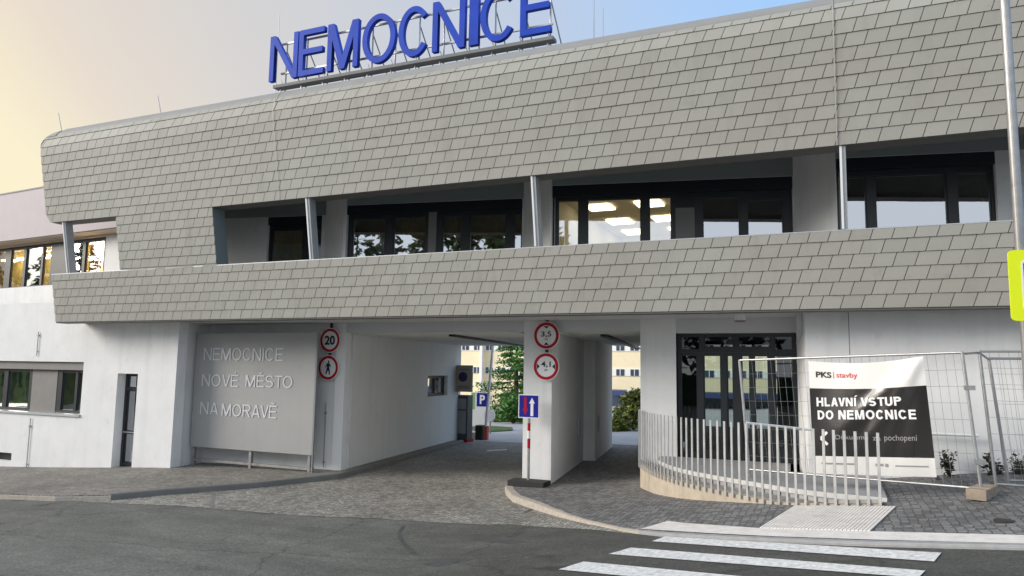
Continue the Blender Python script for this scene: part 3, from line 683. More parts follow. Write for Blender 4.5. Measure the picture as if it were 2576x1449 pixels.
# tilted-in casement leaf
cl = MB(); ua, ub = wb.u(2412), wb.u(2502)
for (a, b, c, e) in ((ua, ua + .06, SILL + .1, zt), (ub - .06, ub, SILL + .1, zt), (ua, ub, SILL + .04, SILL + .1), (ua, ub, zt - .06, zt)):
    vs = []
    for k in (0, .05):
        for (u_, z_) in ((a, c), (b, c), (b, e), (a, e)): vs.append(wb.pt(u_, z_, .11 + k + (z_ - SILL) * .1))
    cl.add(vs, [(0, 1, 2, 3), (7, 6, 5, 4), (0, 4, 5, 1), (1, 5, 6, 2), (2, 6, 7, 3), (3, 7, 4, 0)])
cl.build('open_sash', 'dark', B)
wall('bay_wall', bays[4][0], bays[4][1], 2.9, 6.3, [], .2, 'white')
# rooms behind
def room(x0, x1, y0, y1, z0, z1, m, name='room'):
    mb = MB(); mb.quad((x0, y0, z0), (x1, y0, z0), (x1, y1, z0), (x0, y1, z0)); mb.quad((x0, y0, z1), (x0, y1, z1), (x1, y1, z1), (x1, y0, z1))
    mb.quad((x0, y1, z0), (x1, y1, z0), (x1, y1, z1), (x0, y1, z1)); mb.quad((x0, y0, z0), (x0, y1, z0), (x0, y1, z1), (x0, y0, z1)); mb.quad((x1, y0, z0), (x1, y0, z1), (x1, y1, z1), (x1, y1, z0))
    return mb.build(name, m, B)
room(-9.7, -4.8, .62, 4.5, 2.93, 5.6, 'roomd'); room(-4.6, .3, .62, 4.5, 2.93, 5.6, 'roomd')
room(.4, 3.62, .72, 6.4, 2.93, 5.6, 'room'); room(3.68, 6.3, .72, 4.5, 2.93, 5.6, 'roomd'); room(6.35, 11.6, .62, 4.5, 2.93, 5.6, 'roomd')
for x, y in ((1.1, 2.1), (2.3, 2.1), (1.1, 3.9), (2.3, 3.9), (1.1, 5.5), (2.4, 5.5)):
    MB().box(x - .3, x + .3, y - .3, y + .3, 5.55, 5.58).build('ceiling_lamp', 'lamp', B)
for x, y in ((-6.2, 1.6), (-3.4, 2.4), (-1.6, 2.6)): MB().box(x - .3, x + .3, y - .1, y + .1, 5.54, 5.57).build('ceiling_lamp', 'lamp', B)  # lamps added only to brighten the two rooms on the left
# desk lamp seen through the lit room's window
dl = MB(); dl.tube((2.62, 1.5, 2.95), (2.62, 1.5, 4.42), .02); dl.tube((2.62, 1.5, 4.42), (2.3, 1.45, 4.36), .014); dl.tube((2.3, 1.45, 4.36), (2.12, 1.42, 4.42), .03, r2=.05)
tag(dl.build('reading_lamp', 'bark'), 'small brown articulated lamp standing inside the lit upper room with the ceiling lights', 'lamp')

# ---- posts between parapet and upper shell
for (x, yb, yt) in ((-11.72, 0, 0), (-4.0, 0, 0), (1.19, 0, 0), (6.41, 0, 0), (11.6, 0, 0)):
    a, b = prof(LB, -.12), prof(LO, -.12)
    p = MB(); a.x = b.x = x
    p.bar((x, a.y, a.z + .01), (x, b.y, b.z + .0), .085, .20, up=(0, 1, 0)); ob = p.build('post', 'zinc', B)
    q = MB(); q.bar((x - .03, a.y - .112, a.z + .01), (x - .03, b.y - .112, b.z), .035, .018, up=(0, 1, 0)); q.build('cover_strip', 'signw', B)
# lightning-conductor strips down the cladding
for X in (6.33, -4.72):
    mb = MB(); pl = [prof(LO + (LA + .75 - LO) * i / 12, .034) for i in range(13)]
    for a, b in zip(pl, pl[1:]): mb.bar((X, a.y, a.z), (X, b.y, b.z), .016 if X > 0 else .007, .006, up=(0, 1, .2))
    mb.build('conductor_strip', 'wire', B)

# ---- ground storey
PL = Vector((-4.65, 0)); PB = PL + DS.xy * 8.95
# left block
wl_x0 = -30
Ll = -8.85 - wl_x0
hx = lambda x: x - wl_x0
wx0, wx1 = onY(0, 950, -1.2).x - 3, onY(208, 950, -1.2).x
dx0, dx1 = onY(292, 1000, -1.2).x, onY(343, 1000, -1.2).x
vx1 = onY(28, 1155, -1.2).x
WZ0, WZ1 = .22, 1.66
gd = g(dx0)
wall('front_wall', (wl_x0, -1.2), (-8.85, -1.2), -2.2, 3.3, [(hx(wx0), hx(wx1), WZ0, WZ1), (hx(dx0), hx(dx1), gd - .02, 1.38), (hx(vx1 - .9), hx(vx1), g(vx1) + .14, g(vx1) + .36)], .3, 'white')
MB().quad((-8.85, -1.2, -1.2), (-9.05, 0, -1.2), (-9.05, 0, 2.72), (-8.85, -1.2, 2.72)).build('return_wall', 'white', B)
wall('recess_wall', (-9.1, 0), (-4.65, 0), -1.1, 2.72, [], .2, 'white')
wall('passage_wall', PL, PB, -1.1, 2.46, [(5.66, 7.55, .74, 1.40)], .25, 'passage', inward=Vector((-.987, -.163, 0)))
# left windows
wn = Win((wl_x0, -1.2), (1, 0), .2)
U = lambda px: wn.u(px, 980)
wn.slab('window_lintel', hx(wx0), hx(wx1), WZ1 - .22, WZ1 - .002, -.12, .06, 'greyp')
wn.slab('window_sill', hx(wx0) , hx(wx1) + .03, WZ0 - .01, WZ0 + .05, -.25, .05, 'zinc')
wn.frame('window', U(-60), U(80), WZ0 + .05, WZ1 - .22, [(U(-50), U(8), WZ0 + .12, WZ1 - .28), (U(18), U(72), WZ0 + .12, WZ1 - .28)], gm='glass')
wn.slab('spandrel_panel', U(80), U(143), WZ0 + .05, WZ1 - .22, -.01, .06, 'greyp')
wn.frame('window', U(143), hx(wx1) - .005, WZ0 + .05, WZ1 - .22, [(U(155), U(188), WZ0 + .12, WZ1 - .28), (U(194), hx(wx1) - .04, WZ0 + .12, WZ1 - .28)])
wn.slab('wall_vent', hx(vx1 - .9), hx(vx1), g(vx1) + .14, g(vx1) + .36, -.05, .02, 'dark')
# narrow glazed door
wn.back = .24
dz = [gd + .10, gd + .85, gd + .90, gd + 1.95, gd + 2.02, 1.33]
do = wn.frame('side_door', hx(dx0) + .01, hx(dx1) - .002, gd - .01, 1.378, [(hx(dx0) + .09, hx(dx1) - .05, dz[0], dz[1]), (hx(dx0) + .09, hx(dx1) - .05, dz[2], dz[3]), (hx(dx0) + .09, hx(dx1) - .05, dz[4], dz[5])])
MB().box(hx(dx0) + .05, hx(dx1) - .01, -.012, .0, dz[1] + .01, dz[2] - .01, wn.M4()).build('push_bar', 'zinc', do)
MB().tube((dx1 - .12, -1.0, gd + 1.95), (dx1 - .0, -1.05, gd + 1.93), .018).build('door_closer', 'signw', do)
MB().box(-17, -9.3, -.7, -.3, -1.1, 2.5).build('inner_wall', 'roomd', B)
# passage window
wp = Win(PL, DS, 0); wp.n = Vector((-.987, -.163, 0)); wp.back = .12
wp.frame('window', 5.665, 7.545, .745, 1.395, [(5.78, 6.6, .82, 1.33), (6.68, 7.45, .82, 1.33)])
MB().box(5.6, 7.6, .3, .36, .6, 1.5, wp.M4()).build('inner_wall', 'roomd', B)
# pillar between the passages
pil = [(.03, 0), (.68, 0), (-.045, 4.39), (.28, 4.39), (-.36, 8.28), (-1.32, 8.28)]
MB().prism(pil, -1.1, 2.70).build('passage_pillar', 'white', B)
for (sx, y) in ((.68, 3.6), (.20, 4.9)):
    p = Vector((sx, 0, 0)) + DS * (y if sx > .5 else 0); q = (p.x if sx > .5 else .28 - .165 * (y - 4.39), y)
    MB().box(q[0] - .02, q[0] + .03, q[1] - .1, q[1] + .1, .0, .42).build('guard_light', 'soff', B)
# wall between second passage and entrance, right wall
wall('front_wall', (2.59, 0), (3.31, 0), -1.1, 2.70, [], .3, 'white')
MB().prism([(2.59, .005), (3.31, .005), (3.31, .3), (1.6, 8.9), (1.12, 8.9)], -1.1, 2.75).build('dividing_wall', 'passage', B)
wall('front_wall', (5.75, -1.2), (XR, -1.2), -1.1, 2.70, [], .3, 'white')
MB().quad((5.75, -1.2, -.3), (5.55, .02, -.3), (5.55, .02, 2.70), (5.75, -1.2, 2.70)).build('return_wall', 'white', B)
# lintels above passages and entrance
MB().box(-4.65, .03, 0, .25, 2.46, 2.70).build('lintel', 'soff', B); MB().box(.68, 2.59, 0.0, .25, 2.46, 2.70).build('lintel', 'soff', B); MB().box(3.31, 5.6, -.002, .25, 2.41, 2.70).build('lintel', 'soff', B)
MB().prism([(-4.68, .25), (-.2, .25), (-1.32, 8.28), (-1.32, 8.95), (-6.2, 8.95)], 2.46, 2.75).build('passage_ceiling', 'passage', B)
MB().prism([(.5, .25), (2.7, .25), (1.3, 8.9), (-.4, 8.9), (-.4, 8.28)], 2.46, 2.752).build('passage_ceiling', 'passage', B)
# black gratings in the passage ceilings
for (q0, q1) in (((1137, 843), (1325, 871)), ((1519, 843), (1606, 877))):
    a, b = onZ(*q0, 2.44), onZ(*q1, 2.44); MB().bar(a, b, .16, .06).build('ceiling_track', 'black', B)
# downpipe at the entrance corner, ceiling lamp
dp = MB(); dp.tube((5.66, -.9, 2.7), (5.66, -.9, 2.42), .06); dp.tube((5.66, -.9, 2.42), (5.60, -.15, 2.2), .05); dp.tube((5.60, -.15, 2.2), (5.60, -.15, .0), .04); dp.build('downpipe', 'soff', B)
lp_ = onZ(1862, 801, 2.64); ld = MB(); ld.tube((lp_.x, lp_.y, 2.7), (lp_.x, lp_.y, 2.60), .10, 16); ob = ld.build('ceiling_lamp', 'signw', B); MB().tube((lp_.x, lp_.y, 2.6), (lp_.x, lp_.y, 2.575), .105, 16, .085).build('lamp_diffuser', 'greyp', ob)
# entrance glazing
we = Win((3.31, 0), (1, 0), .1); U = lambda px: we.u(px, 1000)
eu1 = 5.55 - 3.31
et = we.z(1850, 893)
pan = [(U(1712), U(1755), .05, et), (U(1770), U(1815), .12, et), (U(1829), U(1846), .12, et), (U(1866), U(1888), .12, et), (U(1898), U(1935), .12, et), (U(1948), U(1998), .05, et)]
top = [(U(1712), U(1762), et + .09, 2.36), (U(1772), U(1848), et + .14, 2.36), (U(1858), U(1942), et + .14, 2.36), (U(1950), U(1998), et + .09, 2.36)]
eo = we.frame('entrance_door', 0.002, eu1, -.02, et + .05, pan, gm='glassd')
we.frame('transom_window', 0.002, eu1, et + .052, 2.405, top, gm='glasst')
MB().box(U(1830), U(1870), -.08, .0, et + .2, et + .27, we.M4()).build('door_sensor', 'black', eo)
lb = MB(); x0, x1, y1 = 3.4, 5.5, 8.6
lb.quad((x0, .3, -.02), (7.5, .3, -.02), (7.5, y1, -.02), (x0 - 1.5, y1, -.02)); lb.quad((x0, .3, 2.6), (7.5, .3, 2.6), (7.5, y1, 2.6), (x0 - 1.5, y1, 2.6)); lb.quad((7.5, .3, 0), (7.5, y1, 0), (7.5, y1, 2.6), (7.5, .3, 2.6))
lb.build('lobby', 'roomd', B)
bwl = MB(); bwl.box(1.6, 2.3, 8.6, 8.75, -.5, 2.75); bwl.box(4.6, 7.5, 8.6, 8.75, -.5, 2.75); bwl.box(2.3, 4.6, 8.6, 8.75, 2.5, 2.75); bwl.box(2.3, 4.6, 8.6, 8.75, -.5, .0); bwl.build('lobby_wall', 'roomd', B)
ln = MB(); [ln.box(x, x + .07, 8.6, 8.7, 0, 2.5) for x in (2.3, 3.0, 3.4, 3.9, 4.5)]; ln.build('lobby_door', 'dark', B)
# conductor rods on walls
for (px, y0_, y1_, Y) in ((820, 1012, 1176, -.03), (77, 1052, 1180, -1.23), (97, 835, 895, -1.23)):
    a, b = onY(px, y0_, Y), onY(px - (3 if y1_ > 1000 else 0), y1_, Y); b.x = a.x
    mb = MB(); mb.tube(a, b, .012, 8); mb.box(a.x - .025, a.x + .025, Y - .02, Y + .02, b.z + (a.z - b.z) * .82, b.z + (a.z - b.z) * .82 + .05); mb.box(a.x - .02, a.x + .02, Y - .01, Y + .02, b.z + .1, b.z + .14)
    mb.build('conductor_rod', 'galv', B)
# faint expansion joint on the right wall
jx = onY(2138, 900, -1.2).x; MB().box(jx - .006, jx + .006, -1.203, -1.2, .0, 2.68).build('wall_joint', 'greyp', B)
# rooftop lightning rods
for (px, yt, yb, Y) in ((693, 30, 230, -1.0), (1494, -20, 85, -.5), (1517, 20, 82, .5)):
    a, b = onY(px, yt, Y), onY(px, yb, Y); MB().tube((b.x, Y, 7.2), (b.x, Y, a.z), .014, 6, .008).build('lightning_rod', 'rodm', B)
for (q0, q1) in (((147, 284), (160, 322)), ((397, 240), (409, 276))):
    a, b = onY(*q0, -1.9), onY(*q1, -1.9); MB().tube((b.x, -1.9, b.z - .25), a, .012, 6, .008).build('lightning_rod', 'rodm', B)

# ---- left wing at the back
W2 = thing('side_wing', 'lower white wing with mauve fascia and large windows at the left edge', 'building', (-18, 2, -1.2))
wd = Vector((1, -.08)); wo_ = (-13.0 - 17, -.3 + .08 * 17)
wv = Win(wo_, wd, 0.0)
LW = 17 * math.sqrt(1 + .0064) + 3.2
zt_f = wv.z(60, 495); zb_f = wv.z(30, 614); zw0 = wv.z(30, 728); zw1 = wv.z(60, 617)
MB().box(0, LW, -.45, 3, zb_f, zt_f, wv.M4()).build('fascia', 'mauve', W2)
MB().box(0, LW, -.47, 3, zt_f, zt_f + .04, wv.M4()).build('roof_edge', 'greyp', W2)
MB().box(0, LW, -.4, .0, zb_f - .03, zb_f - .002, wv.M4()).build('soffit', 'beige', W2)
MB().box(0, LW, .0, .3, zw1, zb_f - .03, wv.M4()).build('lintel', 'beige', W2)
MB().box(0, LW, -.3, .25, 3.0, zw0, wv.M4()).build('window_sill', 'white', W2)
wv.back = .1
U = lambda px: wv.u(px, 670)
zz0, zz1 = zw0 + .08, zw1 - .08
wv.frame('window', U(-140), U(132), zw0, zw1 - .001, [(U(-60), U(12), zz0, zz1), (U(26), U(58), zz0, zz1), (U(64), U(102), zz0, zz1), (U(107), U(126), zz0, zz1)], parent=W2, gm='glassw')
wv.frame('window', U(166), U(268), zw0, zw1 - .001, [(U(172), U(205), zz0, zz1), (U(212), U(258), zz0, zz1)], parent=W2, gm='glassw')
MB().box(U(132), U(166), .0, .3, zw0, zw1, wv.M4()).build('pier', 'dark', W2)
MB().box(U(266), LW, -.05, .3, zw0, zb_f, wv.M4()).build('pier', 'white', W2)
MB().box(-1, LW, 1.8, 2.0, 3.0, 6.0, wv.M4()).build('room_wall', 'room', W2)
MB().box(U(150), U(300), 1.3, 1.35, 3.1, 5.6, wv.M4()).build('glow_curtain', 'glow', W2)  # no lamp here: the amber room light is put into the sheet's own glow
MB().box(U(-160), U(140), 1.0, 1.03, 3.1, 5.6, wv.M4()).build('curtain', 'olive', W2)
for k_ in range(5): MB().box(U(-40) + k_ * .9, U(-40) + k_ * .9 + .45, .5, .8, 5.0, 5.05, wv.M4()).build('ceiling_lamp', 'lamp', W2)
MB().box(-1, LW, .35, 1.8, 2.95, 3.05, wv.M4()).build('floor', 'room', W2)

# =================================================================== ROOFTOP SIGN
YS = -1.55
SG = thing('rooftop_sign', 'large blue letters reading NEMOCNICE on a steel frame along the roof edge', 'sign', (-2.4, YS, 7.5))
lets = [('N', 685, 755), ('E', 757, 820), ('M', 828, 905), ('O', 915, 998), ('C', 1005, 1083), ('N', 1090, 1172), ('I', 1182, 1206), ('C', 1210, 1300), ('E', 1310, 1388)]
zb = onY(690, 206, YS).z; zt2 = onY(687, 95, YS).z
zl = onY(1350, 95, YS).z
HL = zt2 - zb
for ch, a, b in lets:
    xa, xb = onY(a, 100, YS).x, onY(b, 100, YS).x
    rnd = .012 if ch in 'OC' else 0; stw = .115 * HL
    me_ = poly_mesh(glyph(ch, xb - xa - .01, HL + 2 * rnd, stw if ch != 'I' else xb - xa), 1, 1, .055)
    for v in me_.vertices: v.co += Vector((xa, YS, zb - rnd))
    link('letter', me_, 'bluep', SG)
xs0, xs1 = onY(700, 100, YS).x, onY(1395, 100, YS).x
fr = MB()
for z in (zb - .03, zb + HL * .22, zb + HL * .88): fr.bar((xs0, YS + .16, z), (xs1 - .1, YS + .16, z), .04, .04)
fr.build('frame_rail', 'galv', SG)
br = MB(); br.box(xs0, xs1, YS - .1, YS + .12, zb - .2, zb - .13); br.build('base_beam', 'shellin', SG)
n = 12
for i in range(n):
    x = xs0 + .15 + (xs1 - xs0 - .3) * i / (n - 1)
    s = MB(); s.tube((x, YS + .16, zb - .2), (x, YS + .16, zb + HL * .9), .018, 8); s.tube((x, YS + .16, zb + HL * .7), (x + .05, YS + 1.0, zb - .3), .015, 8); s.tube((x, YS + .0, zb + .02), (x + .05, YS + .03, zb - .15), .012, 6); s.tube((x, YS, zb - .17), (x, YS, zb - .55), .02, 6)
    s.build('strut', 'galv', SG)

# =================================================================== INFORMATION PANEL
YP = -.6
IP = thing('information_panel', 'large silver sheet panel reading NEMOCNICE NOVÉ MĚSTO NA MORAVĚ on steel legs', 'sign', (-7, YP, -.85))
px0, px1 = onY(486, 1000, YP).x, onY(790, 1000, YP).x; pz1 = onY(640, 838, YP).z; pz0 = onY(630, 1134, YP).z
MB().box(px0, px1, YP, YP + .05, pz0, pz1).build('panel', 'silver', IP, bevel=.006)
MB().box(px1 + .004, px1 + .035, YP + .0, YP + .05, g(px1) - .05, pz1 + .01).build('edge_post', 'cabl', IP)
for px in (480, 624, 773):
    x = onY(px, 1150, YP).x; MB().box(x - .035, x + .035, YP + .06, YP + .14, g(x) - .1, pz0 + .6).build('leg', 'galv', IP)
MB().box(px0, px1, YP + .07, YP + .12, g(-7) + .06, g(-7) + .12).build('foot_rail', 'galv', IP)
for s, xa, xb, yb, yt in (('NEMOCNICE', 512, 712, 906, 875), ('NOVÉ', 507, 599, 971, 941), ('MĚSTO', 617, 735, 973, 943), ('NA', 503, 546, 1041, 1011), ('MORAVĚ', 557, 695, 1046, 1015)):
    A, Bp = onY(xa, yb, YP - .012), onY(xb, yb, YP - .012); top = onY(xa, yt, YP - .012).z
    put_word('lettering', s, 'dimwhite', IP, (A.x, YP - .012, A.z), Bp.x - A.x, top - A.z, .105, .0015)
sm = MB(); 
for k in (1, 2): sm.box(px0 + .01, px1 - .01, YP - .0015, YP, pz0 + (pz1 - pz0) * k * .245 + .55, pz0 + (pz1 - pz0) * k * .245 + .556)
sm.build('panel_seam', 'silver', IP)

# =================================================================== ROUND ROAD SIGNS
def disc(cx, y, cz, r0, r1, n=48, th=.003):
    mb = MB(); vs = []; fs = []
    for k in range(n):
        a = 2 * math.pi * k / n
        for rr, yy in ((r0, y), (r1, y), (r1, y + th)): vs.append((cx + rr * math.cos(a), yy, cz + rr * math.sin(a)))
    for k in range(n):
        a, b = 3 * k, 3 * ((k + 1) % n)
        fs += [(a, b, b + 1, a + 1), (a + 1, b + 1, b + 2, a + 2)]
    mb.add(vs, fs)
    if r0 == 0: pass
    return mb
def round_sign(name, label, cx, cz, y, r, symbol):
    t = thing(name, label, 'road sign', (cx, y, cz - r), 'round prohibition signs on the passage pillars')
    p = MB(); p.tube((cx, y, cz), (cx, y + .02, cz), r, 48); p.build('plate', 'signw', t)
    disc(cx, y - .004, cz, r * .74, r * .95).build('red_ring', 'red', t)
    symbol(t, cx, cz, y - .005, r)
    b = MB(); b.box(cx - .03, cx + .03, y + .02, y + .06, cz - r, cz + r + .12); b.build('bracket', 'black', t)
    return t
def flat(pts, y): 
    mb = MB(); n = len(pts); mb.add([(x, y, z) for x, z in pts] + [(x, y + .002, z) for x, z in pts], [tuple(range(n))] + [(i, (i + 1) % n, n + (i + 1) % n, n + i) for i in range(n)]); return mb
def s20(t, cx, cz, y, r): put_text('numeral', '20', 'black', t, (cx - .5 * r, y, cz - .37 * r), (1, 0, 0), (0, 0, 1), 1.0 * r, .74 * r, bold=.03, extrude=.002)
def swalk(t, cx, cz, y, r):
    mb = MB(); P = lambda x, z: (cx + x * r, y, cz + z * r)
    def limb(a, b, w0, w1):
        a, b = Vector(a), Vector(b); d = (b - a).normalized(); n = Vector((-d.y, d.x))
        q = [a + n * w0, b + n * w1, b - n * w1, a - n * w0]
        mb.add([P(*v) for v in q], [(0, 1, 2, 3)])
    mb.add([P(.03 + .085 * math.cos(k * .5236), .47 + .095 * math.sin(k * .5236)) for k in range(12)], [tuple(range(12))])
    limb((.0, .36), (.0, -.04), .13, .10); limb((-.02, -.02), (-.2, -.52), .09, .055); limb((.03, -.02), (.12, -.26), .09, .07); limb((.12, -.24), (.16, -.54), .065, .05)
    limb((-.08, .32), (-.26, .0), .05, .04); limb((.08, .32), (.25, .06), .05, .04)
    mb.build('walking_figure', 'black', t)
def tri(t, pts, y): flat(pts, y).build('arrowhead', 'black', t)
def s35(t, cx, cz, y, r):
    put_text('numeral', '3,5', 'black', t, (cx - .40 * r, y, cz - .14 * r), (1, 0, 0), (0, 0, 1), .78 * r, .44 * r, bold=.015, extrude=.002)
    put_text('numeral', 'm', 'black', t, (cx - .1 * r, y, cz - .34 * r), (1, 0, 0), (0, 0, 1), .2 * r, .12 * r, extrude=.002)
    tri(t, [(cx - .22 * r, cz + .68 * r), (cx + .22 * r, cz + .68 * r), (cx, cz + .5 * r)], y); tri(t, [(cx - .2 * r, cz - .68 * r), (cx, cz - .48 * r), (cx + .2 * r, cz - .68 * r)], y)
def s41(t, cx, cz, y, r):
    put_text('numeral', '4,1', 'black', t, (cx - .38 * r, y, cz - .08 * r), (1, 0, 0), (0, 0, 1), .74 * r, .44 * r, bold=.015, extrude=.002)
    put_text('numeral', 'm', 'black', t, (cx - .1 * r, y, cz - .32 * r), (1, 0, 0), (0, 0, 1), .2 * r, .12 * r, extrude=.002)
    tri(t, [(cx - .7 * r, cz + .2 * r), (cx - .48 * r, cz), (cx - .7 * r, cz - .2 * r)], y); tri(t, [(cx + .7 * r, cz + .2 * r), (cx + .48 * r, cz), (cx + .7 * r, cz - .2 * r)], y)
YG = -.12
for nm, lb_, px, py, r, sy in (('speed_sign', 'round red ringed sign with the number 20 on the left pillar', 830, 856, .30, s20), ('no_pedestrians_sign', 'round red ringed sign with a black walking figure below the 20 sign', 825.5, 925, .305, swalk),
                              ('height_limit_sign', 'round red ringed height limit sign 3,5 high on the middle pillar', 1374.5, 844, .295, s35), ('width_limit_sign', 'round red ringed width limit sign 4,1 below the height limit sign', 1373.5, 922, .295, s41)):
    p = onY(px, py, YG); round_sign(nm, lb_, p.x, p.z, YG, r, sy)

# blue priority sign on a banded post
pp = onY(1330.5, 1022, -.35); hw, hh = .235, .245
T = thing('priority_sign', 'square blue sign with red and white arrows on a red banded post', 'road sign', (pp.x, -.33, g(pp.x)))
MB().box(pp.x - hw, pp.x + hw, -.36, -.345, pp.z - hh, pp.z + hh).build('plate', 'signw', T, bevel=.004)
flat([(pp.x - hw + .02, pp.z - hh + .02), (pp.x + hw - .02, pp.z - hh + .02), (pp.x + hw - .02, pp.z + hh - .02), (pp.x - hw + .02, pp.z + hh - .02)], -.3635).build('blue_field', 'signb', T)
def arrow(x, z0, z1, wd, hd, up): 
    s = 1 if up else -1; a, b = (z0, z1) if up else (z1, z0)
    return [(x - wd, a), (x + wd, a), (x + wd, b - s * hd), (x + wd * 2, b - s * hd), (x, b), (x - wd * 2, b - s * hd), (x - wd, b - s * hd)]
flat(arrow(pp.x - .075, pp.z - .19, pp.z + .19, .03, .14, False), -.366).build('red_arrow', 'red', T)
flat(arrow(pp.x + .075, pp.z - .2, pp.z + .18, .032, .12, True), -.366).build('white_arrow', 'signw', T)
zs = [pp.z - hh, pp.z - hh - .1, pp.z - hh - .26, pp.z - hh - .42, pp.z - hh - .62]
for k, m_ in enumerate(('red', 'signw', 'red')):
    MB().tube((pp.x - .0, -.33, zs[k + 1]), (pp.x, -.33, zs[k + 2] if k < 2 else zs[4]), .032, 14).build('post_band', m_, T)
MB().tube((pp.x, -.33, g(pp.x) + .1), (pp.x, -.33, pp.z + .1), .029, 14).build('post', 'galv', T)
MB().box(pp.x - .38, pp.x + .42, -.55, -.12, g(pp.x) - .01, g(pp.x) + .11).build('base_block', 'rubber', T, bevel=.015)

# =================================================================== RAMP, WALL AND RAILING
crv = [Vector(p) for p in ((2.62, -.05), (2.66, -.4), (2.84, -.8), (3.2, -1.5), (3.62, -2.05), (4.05, -2.47), (4.5, -2.78), (5.0, -3.1), (5.6, -3.5), (6.15, -3.75), (6.69, -3.9))]
def resample(pts, n):
    ls = [0]
    for a, b in zip(pts, pts[1:]): ls.append(ls[-1] + (b - a).length)
    out = []
    for i in range(n):
        s = ls[-1] * i / (n - 1); k = max(j for j in range(len(ls)) if ls[j] <= s + 1e-9); k = min(k, len(pts) - 2)
        out.append(pts[k].lerp(pts[k + 1], (s - ls[k]) / (ls[k + 1] - ls[k])))
    return out
def smooth(pts, it=3):
    for _ in range(it):
        q = [pts[0]]
        for a, b in zip(pts, pts[1:]): q += [a.lerp(b, .25), a.lerp(b, .75)]
        pts = q + [pts[-1]]
    return pts
C = resample(smooth(crv), 80)
def normal(i): t = (C[min(i + 1, 79)] - C[max(i - 1, 0)]).normalized(); return Vector((-t.y, t.x))
RW = thing('ramp_wall', 'low curved beige concrete wall holding up the entrance ramp', 'wall', (4, -2.4, -.45))
mb = MB(); vs = []; fs = []
tz = lambda x: max(g(x) + .03, -.13 - .02 * (x - 2.6))
for i, p in enumerate(C):
    q = p + normal(i) * .2; z = tz(p.x)
    vs += [(p.x, p.y, g(p.x) - .15), (p.x, p.y, z), (q.x, q.y, z), (q.x, q.y, g(p.x) - .15)]
for i in range(79):
    for k in range(3): fs.append((4 * i + k, 4 * i + k + 1, 4 * i + 5 + k, 4 * i + 4 + k))
mb.add(vs, fs); mb.build('wall', 'conc', RW)
# ramp deck with a pale edge
inn = [C[i] + normal(i) * .34 for i in range(80)]
dk = MB(); vs = []; fs = []
zd = lambda p: -.01 - .05 * max(0, (4.2 - p.x) / 1.6) + .03 * max(0, (p.x - 5.5))
for i, p in enumerate(inn):
    q = Vector((max(p.x, 2.64), 0.02)) if p.x < 5.4 else Vector((p.x, -1.18)); z = zd(p)
    z = max(z, g(p.x) + .012)
    vs += [(p.x, p.y, g(p.x) - .2), (p.x, p.y, z - .07), (p.x, p.y, z), (q.x, q.y, max(-.005, z))]
e = MB(); d_ = MB()
for i in range(79):
    e.add([vs[4 * i + 1], vs[4 * i + 5], vs[4 * i + 6], vs[4 * i + 2]], [(0, 1, 2, 3)]); d_.add([vs[4 * i + 2], vs[4 * i + 6], vs[4 * i + 7], vs[4 * i + 3]], [(0, 1, 2, 3)]); d_.add([vs[4 * i], vs[4 * i + 4], vs[4 * i + 5], vs[4 * i + 1]], [(0, 1, 2, 3)])
d_.build('ramp_deck', 'deck', RW); e.build('deck_edge', 'whwall', RW)
RL = thing('bar_railing', 'curved railing of upright galvanised flat bars along the entrance ramp', 'railing', (4.5, -2.8, -.3))
nb = 44
CB = resample([C[i] - normal(i) * .03 for i in range(80)], nb)
for i, p in enumerate(CB):
    b = MB(); t = (CB[min(i + 1, nb - 1)] - CB[max(i - 1, 0)]).normalized(); zb_ = max(g(p.x) + .0, -.19 - .015 * (p.x - 2.6)); zt_ = .9
    a = math.atan2(t.y, t.x); M4 = Matrix.Translation((p.x, p.y, 0)) @ Matrix.Rotation(a, 4, 'Z')
    b.box(-.018, .018, -.006, .006, zb_, zt_, M4); b.build('bar', 'steel', RL)
rb = MB()
for i in range(nb - 1):
    a, b = CB[i], CB[i + 1]; n = (b - a).normalized(); n = Vector((-n.y, n.x)) * .02
    for zz in (.0,): rb.bar((a.x + n.x, a.y + n.y, max(g(a.x) + .06, -.05)), (b.x + n.x, b.y + n.y, max(g(b.x) + .06, -.05)), .012, .05)
rb.build('fixing_rail', 'galv', RL)
# handrail on the wall side
HR = thing('handrail', 'white tubular handrail inside the entrance ramp running to the wall', 'handrail', (6, -1.4, 0))
a, b = onY(1878, 1064, -2.0), onY(2020, 1079, -1.5); c = onY(2345, 1079, -1.32); d = onY(2462, 1077, -1.32)
mb = MB(); mb.tube(a, b, .022); mb.tube(b, (c.x, c.y, b.z), .02); mb.tube((c.x, c.y, b.z), (d.x, d.y, b.z), .022); mb.build('rail', 'signw', HR)
mb = MB(); mb.tube((a.x, a.y, -.02), a, .02); mb.tube((b.x, b.y, -.02), b, .02); mb.build('post', 'signw', HR)
pb = MB(); pb.box(onY(2345, 1180, -1.25).x, 15, -1.75, -1.21, .0, .09); struct(pb.build('planting_bed', 'soil'))

